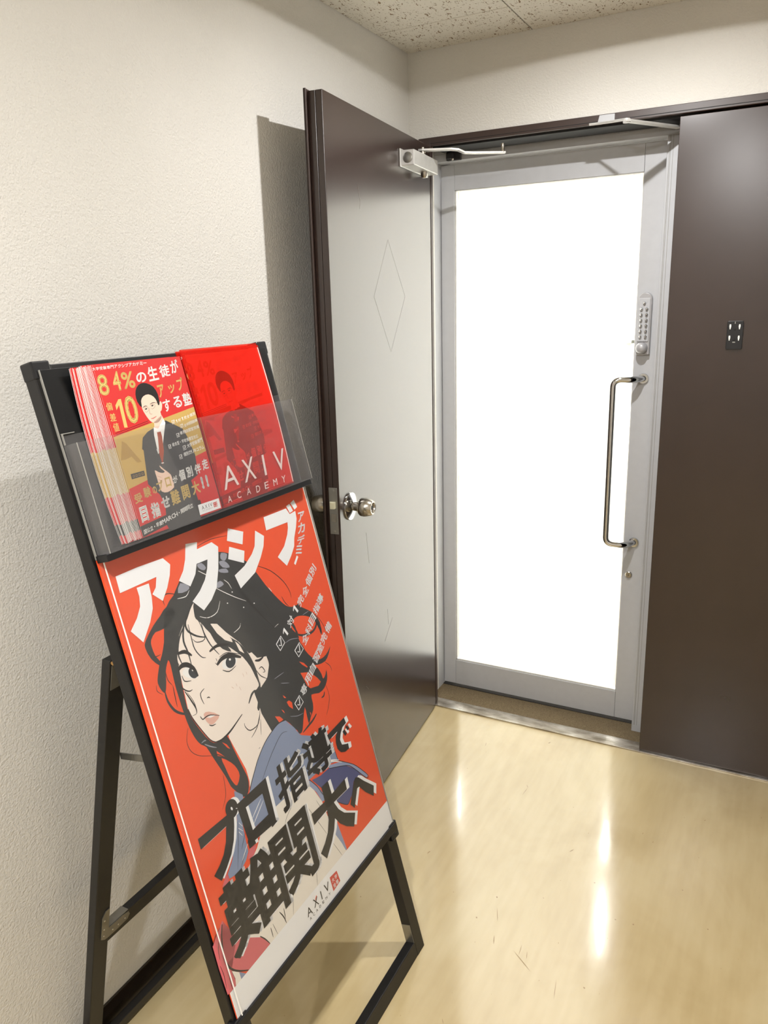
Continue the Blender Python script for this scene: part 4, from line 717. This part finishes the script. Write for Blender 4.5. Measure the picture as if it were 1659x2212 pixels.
('logo_print','black','g','I',0.0,2980,3816,28,-4,-10,-179),
('logo_print','black','g','V',0.0,3134,3843,172,-22,-10,-180),
('logo_print','red','l',((2777,3766),(2845,3825)),2,0),
('logo_print','black','g','A',0,2478,3585,57,-7,-1,-54),
('logo_print','black','g','C',0,2596,3587,58,-7,0,-54),
('logo_print','black','g','A',0,2716,3590,59,-7,0,-55),
('logo_print','black','g','D',0,2838,3592,59,-7,-1,-55),
('logo_print','black','g','E',0,2961,3595,60,-7,-1,-55),
('logo_print','black','g','M',0,3085,3598,61,-8,0,-56),
('logo_print','black','g','Y',0,3212,3600,61,-7,-1,-56),
('logo_print','stamp','p',((3382,3852),(3651,3828),(3679,3564),(3382,3529))),
('logo_print','paper','g','大',0.02,3415,3788,90,-6,5,-94),
('logo_print','paper','g','学',0.02,3529,3790,91,-6,5,-95),
('logo_print','paper','g','受',0.02,3418,3659,91,-7,6,-95),
('logo_print','paper','g','験',0.02,3532,3667,92,-6,5,-95),
]
FLYER_ART=[
('printed_face','flyred','p',((950,12075),(3040,12075),(3040,15045),(950,15045))),
('printed_face','gold','p',((950,13822),(3040,14078),(3040,13219),(950,12925))),
('printed_face','golddark','p',((1097,13736),(1176,13677),(1395,13319),(1298,13318),(1206,13441),(1077,13419),(960,13422))),
('printed_face','char','p',((950,12265),(2520,12378),(2520,12238),(950,12077))),
('printed_face','suit','p',((1898,13843),(1716,13795),(1573,13713),(1486,13525),(1554,13680),(1510,13500),(1430,13111),(1390,12917),(1591,12681),(1641,12476),(1545,12140),(1580,12037),(2404,12044),(2474,12319),(2461,12540),(2428,12764),(2654,12833),(2720,13198),(2656,13528),(2653,13554),(2585,13724),(2441,13809),(2219,13934),(2088,13845))),
('printed_face','white','p',((1889,13845),(2180,13971),(2201,13890),(2063,13649),(1949,13444),(1812,13468),(1819,13376),(1850,13714))),
('printed_face','tie','p',((1936,13754),(2030,13754),(2029,13670),(1979,13438),(1977,13417),(1848,13164),(1846,13372),(1922,13661))),
('printed_face','flesh','p',((1938,13944),(2163,14035),(2184,13970),(1991,13814),(1908,13842))),
('printed_face','flesh','p',((1763,14328),(1779,14375),(1815,14412),(1900,14441),(1993,14452),(2062,14434),(2115,14393),(2142,14315),(2163,14249),(2199,14263),(2231,14287),(2249,14264),(2252,14223),(2229,14170),(2197,14122),(2173,14109),(2156,14097),(2157,14055),(2151,14005),(2104,13957),(2044,13921),(1986,13915),(1931,13926),(1887,13946),(1849,13979),(1814,14037),(1785,14101),(1765,14151),(1754,14202),(1753,14267))),
('printed_face','hairman','p',((1753,14225),(1718,14266),(1687,14338),(1683,14404),(1695,14470),(1721,14530),(1762,14581),(1819,14620),(1886,14643),(1954,14647),(2023,14633),(2095,14602),(2158,14555),(2197,14489),(2217,14412),(2212,14321),(2195,14245),(2173,14217),(2151,14220),(2146,14252),(2140,14298),(2126,14340),(2099,14379),(2049,14415),(1988,14437),(1920,14434),(1857,14414),(1811,14384),(1778,14341),(1765,14272))),
('printed_face','hairman','l',((1772,14223),(1790,14229),(1817,14238),(1841,14244),(1860,14243),(1876,14238),(1888,14235)),1.2,1),
('printed_face','hairman','l',((1959,14259),(1984,14266),(2019,14276),(2050,14281),(2074,14279),(2094,14273),(2108,14268)),1.2,1),
('printed_face','hairman','p',((1869,14195),(1864,14187),(1850,14180),(1833,14178),(1818,14181),(1812,14188),(1817,14196),(1831,14202),(1848,14205),(1862,14202))),
('printed_face','hairman','p',((2038,14234),(2033,14226),(2019,14219),(2002,14217),(1987,14220),(1981,14227),(1985,14235),(1999,14241),(2017,14244),(2032,14241))),
('printed_face','hairman','l',((2103,14257),(2124,14263),(2153,14272),(2175,14279)),0.6,1),
('printed_face','char','l',((1798,14159),(1804,14150),(1814,14139),(1828,14133),(1848,14138),(1873,14149),(1890,14162),(1897,14180),(1898,14200),(1890,14215),(1872,14223),(1845,14226),(1823,14224),(1808,14216),(1796,14203),(1789,14190),(1789,14179),(1794,14167),(1798,14159)),0.5,1),
('printed_face','char','l',((1956,14199),(1962,14190),(1972,14178),(1987,14172),(2011,14177),(2039,14188),(2060,14201),(2068,14219),(2069,14240),(2060,14254),(2039,14258),(2009,14254),(1985,14248),(1973,14240),(1965,14229),(1960,14221)),0.5,1),
('printed_face','fleshdark','l',((1927,14203),(1916,14173),(1901,14132),(1897,14101),(1911,14089),(1935,14087),(1953,14086)),1.2,1),
('printed_face','lipman','l',((1892,14011),(1907,14010),(1929,14008),(1954,14010),(1983,14018),(2014,14028),(2037,14036)),2,1),
('printed_face','flesh','p',((1770,13179),(1801,13148),(1849,13095),(1916,13035),(1973,12972),(1983,12916),(1976,12860),(1983,12794),(1966,12736),(1881,12700),(1782,12686),(1704,12697),(1648,12730),(1631,12785),(1630,12851),(1628,12919),(1629,12988),(1624,13065),(1630,13118),(1663,13103),(1707,13068),(1754,13048),(1797,13036),(1834,13038),(1851,13053),(1822,13085),(1784,13121),(1768,13160))),
('printed_face','fleshdark','l',((1647,13012),(1675,12998),(1713,12979),(1741,12965)),0.8,1),
('printed_face','fleshdark','l',((1631,12947),(1662,12936),(1706,12921),(1738,12910)),0.8,1),
('printed_face','white','l',((1832,13209),(1893,13204)),1.6,0),
('printed_face','char','p',((1075,13161),(1388,13162),(1380,13074),(1072,13071))),
('printed_face','white','g','大',0.014,928,15004,68,1,-4,-55),
('printed_face','white','g','学',0.014,1006,15005,68,1,-5,-56),
('printed_face','white','g','受',0.014,1084,15006,68,1,-5,-56),
('printed_face','white','g','験',0.014,1162,15007,70,1,-5,-56),
('printed_face','white','g','専',0.014,1242,15008,70,1,-5,-57),
('printed_face','white','g','門',0.014,1322,15009,71,1,-5,-57),
('printed_face','white','g','ア',0.014,1404,15010,71,2,-5,-57),
('printed_face','white','g','ク',0.014,1486,15011,72,2,-5,-57),
('printed_face','white','g','シ',0.014,1569,15012,73,2,-5,-58),
('printed_face','white','g','ブ',0.014,1653,15013,74,2,-5,-58),
('printed_face','white','g','ア',0.014,1737,15014,75,2,-4,-58),
('printed_face','white','g','カ',0.014,1823,15015,76,2,-5,-58),
('printed_face','white','g','デ',0.014,1910,15016,76,2,-5,-59),
('printed_face','white','g','ミ',0.014,1997,15017,78,2,-4,-59),
('printed_face','white','g','ー',0.014,2076,14994,79,1,15,-10),
('printed_face','goldtext','g','8',0.02,957,14877,223,1,-25,-357),
('printed_face','goldtext','g','4',0.02,1284,14905,176,1,-23,-332),
('printed_face','goldtext','g','%',0.02,1487,14875,292,1,-20,-295),
('printed_face','white','g','の',0.028,1822,14829,248,15,-12,-181),
('printed_face','white','g','生',0.028,2121,14909,254,16,-16,-257),
('printed_face','white','g','徒',0.028,2416,14915,265,16,-14,-223),
('printed_face','white','g','が',0.028,2726,14988,210,14,-15,-247),
('printed_face','goldtext','g','ア',0.024,2248,14571,161,12,-14,-230),
('printed_face','goldtext','g','ッ',0.024,2515,14543,172,12,-9,-156),
('printed_face','goldtext','g','プ',0.024,2768,14650,164,13,-14,-239),
('printed_face','white','g','す',0.024,2270,14295,194,11,-14,-224),
('printed_face','white','g','る',0.024,2539,14317,230,14,-13,-209),
('printed_face','white','g','塾',0.024,2814,14357,226,14,-14,-237),
('printed_face','goldtext','g','偏',0.012,985,14404,133,-1,-10,-139),
('printed_face','goldtext','g','差',0.012,996,14218,132,-2,-9,-135),
('printed_face','goldtext','g','値',0.012,1006,14051,128,-3,-10,-146),
('printed_face','goldtext','p',((1184,14336),(1284,14430),(1342,14429),(1309,13939),(1236,13943),(1263,14333),(1179,14253))),
('printed_face','goldtext','g','0',0.02,1385,14468,274,-6,-33,-487),
('printed_face','flydark','l',((1014,13879),(1809,13980)),0.8,0),
('printed_face','flydark','l',((1011,13848),(1806,13948)),0.8,0),
('printed_face','white','p',((2470,13893),(2492,13908),(2506,13910),(2502,13850),(2485,13848),(2488,13895),(2469,13882))),
('printed_face','white','g','対',0.012,2534,13914,71,10,-4,-60),
('printed_face','white','p',((2633,13917),(2657,13932),(2670,13934),(2667,13874),(2649,13872),(2652,13920),(2633,13907))),
('printed_face','white','g','完',0.012,2699,13938,73,11,-3,-60),
('printed_face','white','g','全',0.012,2783,13951,73,11,-4,-60),
('printed_face','white','g','個',0.012,2868,13963,74,11,-4,-60),
('printed_face','white','g','別',0.012,2953,13976,75,11,-4,-61),
('printed_face','white','l',((2367,13901),(2440,13911),(2437,13852),(2364,13843),(2367,13901)),0.9,0),
('printed_face','white','l',((2382,13877),(2397,13859),(2429,13904)),1.1700000000000002,0),
('printed_face','white','g','全',0.012,2643,13796,73,11,-3,-56),
('printed_face','white','g','科',0.012,2721,13808,73,11,-3,-57),
('printed_face','white','g','目',0.012,2799,13820,74,11,-3,-57),
('printed_face','white','g','指',0.012,2878,13832,75,11,-3,-58),
('printed_face','white','g','導',0.012,2958,13844,76,11,-3,-58),
('printed_face','white','l',((2548,13798),(2623,13808),(2619,13752),(2544,13741),(2548,13798)),0.9,0),
('printed_face','white','l',((2563,13775),(2579,13757),(2611,13801)),1.1700000000000002,0),
('printed_face','white','g','専',0.012,2489,13679,70,7,-4,-63),
('printed_face','white','g','用',0.012,2565,13687,71,7,-4,-63),
('printed_face','white','g','自',0.012,2642,13694,71,8,-4,-63),
('printed_face','white','g','習',0.012,2719,13702,72,8,-3,-63),
('printed_face','white','g','室',0.012,2797,13710,73,8,-3,-63),
('printed_face','white','g','完',0.012,2876,13718,74,8,-3,-64),
('printed_face','white','g','備',0.012,2956,13726,74,8,-4,-64),
('printed_face','white','l',((2390,13653),(2463,13660),(2459,13597),(2387,13591),(2390,13653)),0.9,0),
('printed_face','white','l',((2405,13627),(2420,13606),(2452,13653)),1.1700000000000002,0),
('printed_face','white','g','総',0.012,2218,13511,57,4,-4,-67),
('printed_face','white','g','合',0.012,2281,13516,58,4,-4,-67),
('printed_face','white','g','型',0.012,2345,13520,58,5,-4,-67),
('printed_face','white','g','・',0.012,2429,13503,17,2,-2,-20),
('printed_face','white','g','学',0.012,2475,13530,58,5,-4,-67),
('printed_face','white','g','校',0.012,2540,13535,59,5,-4,-68),
('printed_face','white','g','推',0.012,2606,13540,59,5,-4,-68),
('printed_face','white','g','薦',0.012,2673,13545,59,5,-5,-68),
('printed_face','white','g','型',0.012,2739,13550,61,5,-4,-68),
('printed_face','white','g','対',0.012,2807,13555,61,5,-4,-69),
('printed_face','white','g','応',0.012,2875,13561,61,4,-4,-70),
('printed_face','white','l',((2116,13489),(2175,13493),(2171,13426),(2112,13423),(2116,13489)),0.9,0),
('printed_face','white','l',((2127,13460),(2139,13437),(2166,13485)),1.1700000000000002,0),
('printed_face','white','g','大',0.012,2574,13428,70,8,-4,-74),
('printed_face','white','g','学',0.012,2648,13437,70,9,-5,-74),
('printed_face','white','g','受',0.012,2722,13446,71,9,-4,-74),
('printed_face','white','g','験',0.012,2797,13456,72,9,-4,-75),
('printed_face','white','g','専',0.012,2873,13466,72,9,-4,-76),
('printed_face','white','g','門',0.012,2949,13475,73,9,-4,-75),
('printed_face','white','l',((2465,13408),(2536,13416),(2532,13342),(2460,13334),(2465,13408)),0.9,0),
('printed_face','white','l',((2478,13376),(2493,13352),(2525,13407)),1.1700000000000002,0),
('printed_face','white','g','個',0.012,2429,13290,68,6,-4,-71),
('printed_face','white','g','別',0.012,2500,13296,68,6,-4,-71),
('printed_face','white','g','カ',0.012,2572,13302,69,7,-4,-71),
('printed_face','white','g','リ',0.012,2645,13309,69,6,-4,-72),
('printed_face','white','g','キ',0.012,2718,13315,70,7,-4,-71),
('printed_face','white','g','ュ',0.012,2792,13313,70,6,-4,-54),
('printed_face','white','g','ラ',0.012,2867,13329,71,6,-5,-73),
('printed_face','white','g','ム',0.012,2942,13335,71,7,-4,-72),
('printed_face','white','l',((2311,13264),(2380,13269),(2376,13199),(2306,13194),(2311,13264)),0.9,0),
('printed_face','white','l',((2324,13234),(2338,13210),(2369,13262)),1.1700000000000002,0),
('printed_face','goldtext','g','受',0.026,1007,12815,177,6,-11,-163),
('printed_face','goldtext','g','験',0.026,1241,12879,168,6,-12,-182),
('printed_face','goldtext','g','の',0.026,1451,12851,101,3,-8,-129),
('printed_face','goldtext','g','プ',0.03,1574,12919,156,7,-12,-183),
('printed_face','goldtext','g','ロ',0.03,1797,12940,136,6,-11,-172),
('printed_face','white','g','が',0.032,1990,12929,119,8,-8,-134),
('printed_face','white','g','個',0.032,2171,13002,155,12,-13,-202),
('printed_face','white','g','別',0.032,2371,13017,169,13,-12,-196),
('printed_face','white','g','伴',0.032,2599,13021,179,13,-11,-182),
('printed_face','white','g','走',0.032,2828,13075,171,14,-12,-202),
('printed_face','white','g','目',0.045,1036,12577,174,10,-18,-264),
('printed_face','white','g','指',0.045,1294,12580,212,11,-17,-260),
('printed_face','white','g','せ',0.045,1567,12619,212,12,-13,-198),
('printed_face','goldtext','g','難',0.026,1829,12684,217,13,-17,-263),
('printed_face','goldtext','g','関',0.026,2123,12710,199,12,-16,-254),
('printed_face','goldtext','g','大',0.026,2392,12726,223,13,-15,-240),
('printed_face','white','g','!',0.06,2676,12783,63,-9,-14,-233),
('printed_face','white','g','!',0.06,2812,12791,64,-9,-14,-234),
('printed_face','white','g','国',0.012,997,12189,71,10,-5,-76),
('printed_face','white','g','公',0.012,1073,12200,72,9,-5,-77),
('printed_face','white','g','立',0.012,1150,12210,72,10,-5,-77),
('printed_face','white','g','・',0.012,1251,12197,22,3,-2,-23),
('printed_face','white','g','早',0.012,1306,12231,73,10,-6,-77),
('printed_face','white','g','慶',0.012,1385,12242,74,10,-6,-78),
('printed_face','white','g','M',0.012,1464,12253,75,10,-5,-79),
('printed_face','white','g','A',0.012,1545,12264,76,10,-5,-79),
('printed_face','white','g','R',0.012,1626,12275,77,10,-5,-79),
('printed_face','white','g','C',0.012,1708,12286,78,11,-5,-80),
('printed_face','white','g','H',0.012,1791,12297,78,11,-5,-80),
('printed_face','white','g','・',0.012,1901,12284,23,4,-2,-24),
('printed_face','white','g','関',0.012,1959,12320,80,11,-5,-81),
('printed_face','white','g','関',0.012,2045,12332,81,11,-5,-81),
('printed_face','white','g','同',0.012,2131,12344,82,11,-5,-82),
('printed_face','white','g','立',0.012,2219,12356,82,11,-5,-82),
('printed_face','golddark','g','口',0.02,1111,13134,42,1,-3,-44),
('printed_face','golddark','g','口',0.02,1178,13135,42,0,-3,-45),
('printed_face','golddark','g','口',0.02,1245,13136,43,0,-3,-45),
('printed_face','golddark','g','口',0.02,1313,13137,43,0,-3,-45),
('printed_face','paper','p',((2421,12291),(3015,12287),(3009,12097),(2406,12102))),
('printed_face','black','g','A',0,2503,12251,68,0,-7,-69),
('printed_face','black','g','X',0,2595,12251,64,0,-7,-69),
('printed_face','black','g','I',0,2697,12251,11,0,-7,-70),
('printed_face','black','g','V',0,2738,12254,66,0,-7,-70),
('printed_face','char','g','A',0,2507,12167,24,0,-2,-20),
('printed_face','char','g','C',0,2550,12167,23,0,-2,-20),
('printed_face','char','g','A',0,2592,12167,24,0,-2,-20),
('printed_face','char','g','D',0,2635,12167,24,0,-2,-21),
('printed_face','char','g','E',0,2678,12166,24,0,-2,-20),
('printed_face','char','g','M',0,2722,12166,24,0,-2,-20),
('printed_face','char','g','Y',0,2765,12166,24,0,-2,-20),
('printed_face','stamp','p',((2833,12240),(2940,12240),(2930,12150),(2824,12149))),
('printed_face','paper','g','大',0.01,2845,12229,37,0,-3,-30),
('printed_face','paper','g','学',0.01,2898,12228,37,0,-4,-29),
('printed_face','paper','g','受',0.01,2839,12188,38,0,-3,-29),
('printed_face','paper','g','験',0.01,2894,12187,38,0,-3,-29),
]
FOLDER_ART=[
('folder_lettering','foldwhite','g','A',0.0,3262,12823,464,23,-37,-431),
('folder_lettering','foldwhite','g','X',0.0,3911,12860,392,19,-36,-457),
('folder_lettering','foldwhite','g','I',0.0,4589,12843,70,4,-34,-426),
('folder_lettering','foldwhite','g','V',0.0,4978,12843,404,19,-33,-435),
('folder_lettering','foldwhite','g','A',0.0,3260,12263,116,2,-17,-130),
('folder_lettering','foldwhite','g','C',0.0,3560,12282,120,2,-17,-132),
('folder_lettering','foldwhite','g','A',0.0,3869,12287,125,2,-17,-135),
('folder_lettering','foldwhite','g','D',0.0,4175,12270,128,3,-18,-136),
('folder_lettering','foldwhite','g','E',0.0,4472,12282,133,3,-18,-138),
('folder_lettering','foldwhite','g','M',0.0,4777,12285,138,3,-17,-141),
('folder_lettering','foldwhite','g','Y',0.0,5090,12289,142,2,-18,-144),
]

GLY = {}
def glyph(ch_, off):
    """outline of one character, filled, made bolder by a band of half-width off along its outline, scaled to the unit box"""
    k = (ch_, off)
    if k not in GLY:
        c = bpy.data.curves.new('glyph', 'FONT'); c.body = ch_; c.resolution_u = 3
        o_ = bpy.data.objects.new('glyph', c); COL.objects.link(o_)
        me = o_.evaluated_get(bpy.context.evaluated_depsgraph_get()).to_mesh()
        vs = [(p.co.x, p.co.y) for p in me.vertices]; fs = [tuple(p.vertices) for p in me.polygons]
        bpy.data.objects.remove(o_); bpy.data.curves.remove(c)
        if off > 0:
            cnt = {}
            for f in fs:
                for i in range(len(f)):
                    q = (min(f[i], f[i - 1]), max(f[i], f[i - 1])); cnt[q] = cnt.get(q, 0) + 1
            for (i, j), n in cnt.items():
                if n != 1: continue
                a, b_ = Vector(vs[i]), Vector(vs[j]); d = b_ - a
                if d.length < 1e-6: continue
                d = d.normalized() * off; s_ = Vector((-d.y, d.x)); e = d * (.9 if (b_ - a).length > .05 else .35); m0 = len(vs)
                vs += [tuple(a - e + s_), tuple(b_ + e + s_), tuple(b_ + e - s_), tuple(a - e - s_)]; fs.append((m0, m0 + 1, m0 + 2, m0 + 3))
        x0, x1 = min(p[0] for p in vs), max(p[0] for p in vs); y0, y1 = min(p[1] for p in vs), max(p[1] for p in vs)
        GLY[k] = ([((x - x0) / max(1e-6, x1 - x0), (y1 - y) / max(1e-6, y1 - y0)) for x, y in vs], fs)
    return GLY[k]
def art(entries, parent, z0, step=.00003, dx=0.0, dy=0.0, zf=None):
    """flat print: one thin layer per entry group, later layers lie on earlier ones"""
    groups = []
    for en in entries:
        key = (en[0], en[1])
        if groups and groups[-1][0] == key: groups[-1][1].append(en)
        else: groups.append((key, [en]))
    merged = {}
    for li, ((part, col), ens) in enumerate(groups):
        z = z0 + li * step
        mb, mi = merged.setdefault(part, (MB(), []))
        nf = len(mb.f)
        for en in ens:
            if en[2] == 'p':
                P = [Vector((x * 1e-4 + dx, y * 1e-4 + dy, z)) for x, y in en[3]]
                mb.add(P, tessellate_polygon([P]))
            elif en[2] == 'l':
                P = [Vector((x * 1e-4 + dx, y * 1e-4 + dy, z)) for x, y in en[3]]; n = len(P); w = en[4] * 1e-3; vs = []
                for i, p in enumerate(P):
                    a, c = P[max(i - 1, 0)], P[min(i + 1, n - 1)]
                    d = (c - a); d = d.normalized() if d.length > 0 else Vector((1, 0, 0)); s = Vector((-d.y, d.x, 0))
                    k = i / max(1, n - 1); ww = w * (1 if not en[5] else .35 + .65 * math.sin(math.pi * min(1, max(0, k * .9 + .08))))
                    vs += [p + s * ww / 2, p - s * ww / 2]
                mb.add(vs, [(2 * i, 2 * i + 1, 2 * i + 3, 2 * i + 2) for i in range(n - 1)])
            else:
                gv, gf = glyph(en[3], en[4]); tx, ty, rx, ry, ex_, ey = [q * 1e-4 for q in en[5:]]
                mb.add([(tx + rx * s + ex_ * u + dx, ty + ry * s + ey * u + dy, z) for s, u in gv], gf)
        mi += [col] * (len(mb.f) - nf)
    for part, (mb, mi) in merged.items():
        if zf: mb.v = [Vector((p.x, p.y, p.z + zf(p.y))) for p in mb.v]
        cols = list(dict.fromkeys(mi)); o_ = build(part.split('#')[0], mb, ink(cols[0]), parent, False)
        for c in cols[1:]: o_.data.materials.append(ink(c))
        o_.data.polygons.foreach_set('material_index', [cols.index(c) for c in mi])

# the poster
po = thing('poster', SM, 'large red poster of a dark-haired girl in a sailor collar with bold lettering', 'poster')
build('poster_sheet', MB().box(.0085, .6095, .3395, 1.1945, .0027, .00305), 'paper_white', po, False)
art(POSTER_ART, po, .00312, .000011)

# ------------------------------------------------------------------ flyers
FL, FRT, FB, FTP = .612 - .517, .612 - .308, 1.2075, 1.5045
BANDS = [(FTP, 'flyred'), (1.3655, 'gold'), (1.2885, 'flyred'), (1.241, 'char'), (1.222, 'flyred')]
def sheet(name, x0, x1, y0, y1, zf, mat, parent, thick=.0001, ny=14):
    mb = MB(); vs = []
    for i in range(ny + 1):
        y = y0 + (y1 - y0) * i / ny
        vs += [(x0, y, zf(y)), (x1, y, zf(y)), (x1, y, zf(y) + thick), (x0, y, zf(y) + thick)]
    fs = [(i * 4 + j, i * 4 + (j + 1) % 4, i * 4 + 4 + (j + 1) % 4, i * 4 + 4 + j) for i in range(ny) for j in range(4)] + [(0, 1, 2, 3), (4 * ny, 4 * ny + 1, 4 * ny + 2, 4 * ny + 3)]
    return build(name, mb.add(vs, fs), mat, parent, False, smooth=False)
def printed(name, x0, x1, y0, y1, zf, jy, thick=.00022, mg=.0009):
    """a paper sheet whose front faces carry the bands of the flyer's print"""
    ys = sorted({round(y0 + (y1 - y0) * i / 14, 5) for i in range(15)} | {round(b_ + jy, 5) for b_, _ in BANDS if y0 < b_ + jy < y1})
    vs = []; fs = []; mi = []
    for y in ys: vs += [(x0, y, zf(y)), (x1, y, zf(y)), (x1, y, zf(y) + thick), (x0 + mg, y, zf(y) + thick), (x0, y, zf(y) + thick)]
    for i in range(len(ys) - 1):
        ym = (ys[i] + ys[i + 1]) / 2 - jy; col = [c for b_, c in BANDS if b_ >= ym][-1]
        for j in range(5): fs.append((i * 5 + j, i * 5 + (j + 1) % 5, i * 5 + 5 + (j + 1) % 5, i * 5 + 5 + j)); mi.append(col if j == 2 else 'edge')
    n = len(ys) * 5
    fs += [(0, 1, 2, 3, 4), (n - 5, n - 4, n - 3, n - 2, n - 1)]; mi += ['edge', 'edge']
    me = bpy.data.meshes.new(name); me.from_pydata(vs, [], fs)
    keys = ['edge', 'flyred', 'gold', 'char']
    for q in keys: me.materials.append(MATS['paper_white'] if q == 'edge' else ink(q))
    me.polygons.foreach_set('material_index', [keys.index(q) for q in mi])
    o_ = bpy.data.objects.new(name, me); COL.objects.link(o_); o_.matrix_world = SM; FR[o_.name] = SM.copy(); return o_
shifts = [.0392, .0374, .0334, .0322, .0272, .0262, .0252, .0241, .0228, .0214, .0201, .0187, .0172, .0158, .0143, .0128, .0112, .0096, .0079, .0060, .0036, 0]
NF = len(shifts)
for i, s in enumerate(shifts):
    k = i / (NF - 1); front = i == NF - 1
    base = .0052 + .0195 * k; bow = .0095 * (1 - k)
    zf = lambda y, base=base, bow=bow: base + bow * (2 * (y - FB) / (FTP - FB) - 1) ** 2
    jy = 0 if front else random.uniform(-.002, .0015)
    if front: lab = 'front red and gold flyer with a man in a suit and white lettering'
    elif i == 0: lab = 'backmost red flyer, its pink edge farthest left in the pocket'
    elif i == 1: lab = 'second flyer from the left edge of the fanned stack, close to the backmost'
    elif i in (2, 3): lab = 'third flyer from the left edge of the fanned stack' if i == 2 else 'fourth flyer from the left edge of the fanned stack'
    elif i == NF - 2: lab = 'flyer directly behind the front flyer with the man in a suit'
    else: lab = 'red and gold flyer in the dense middle of the fanned stack'
    x0 = FL - s; x1 = x0 + .209
    fo = printed('flyer', x0, x1, FB + jy + .0006, FTP + jy, zf, jy, .00022, random.uniform(.0004, .0013))
    tag(fo, lab, 'flyer', None, 'flyers in the brochure pocket')
    if front: art(FLYER_ART, fo, .0250, .000006)

# ------------------------------------------------------------------ red clear folders
labels = ['front red clear folder with white AXIV ACADEMY lettering and a flyer inside', 'red clear folder directly behind the front folder, left edge showing', 'backmost red clear folder against the black board, white round mark at its edge']
for i, (dx, z0) in enumerate(((0, .0225), (-.0045, .0155), (.006, .0085))):
    fo = thing('clear_folder', SM, labels[i], 'folder', None, 'red clear folders in the brochure pocket')
    x0, x1, y0, y1 = .3115 + dx, .5465 + dx, 1.2065, 1.5165 - .0015 * i
    zf = lambda y, z0=z0: z0 + .0045 * math.sin(math.pi * min(1, max(0, (y - 1.2065) / .31))) + .0012
    zb = lambda y, zf=zf: zf(y) - .0028
    def curl(mb_f, xr=None): pass
    sheet('front_sheet', x0, x1, y0, y1, zf, 'fold_red', fo, .0004)
    bs = sheet('back_sheet', x0 + .0004, x1 + .008, y0, y1 - .004, zb, 'fold_red', fo, .0004)
    sheet('folded_edge', x0 - .0004, x0 + .0008, y0, y1, lambda y, zb=zb: zb(y), 'fold_red', fo, .0032)
    ins = sheet('inserted_sheet', x0 + .009, x1 + (.0045 if i == 0 else .006), y0 + .003, y1 - .009, lambda y, zf=zf: zf(y) - .0014, 'paper_white', fo, .0001)
    if i == 0:
        art(FOLDER_ART, fo, .0016, .000004, 0, 0, lambda y, zf=zf: zf(y))
        art(FLYER_ART, ins, -.0012, .000004, .215, .0035, lambda y, zf=zf: zf(y))
    if i == 2:
        ym = 1.448; mb = MB()
        mb.add([(x1 + .002, ym, zf(ym) + .0006)] + [(x1 + .002 + .012 * math.cos(a), ym + .014 * math.sin(a), zf(ym) + .0006) for a in [2 * math.pi * q / 20 for q in range(20)]], [(0, 1 + q, 1 + (q + 1) % 20) for q in range(20)])
        build('round_print', mb, ink('white'), fo, False)
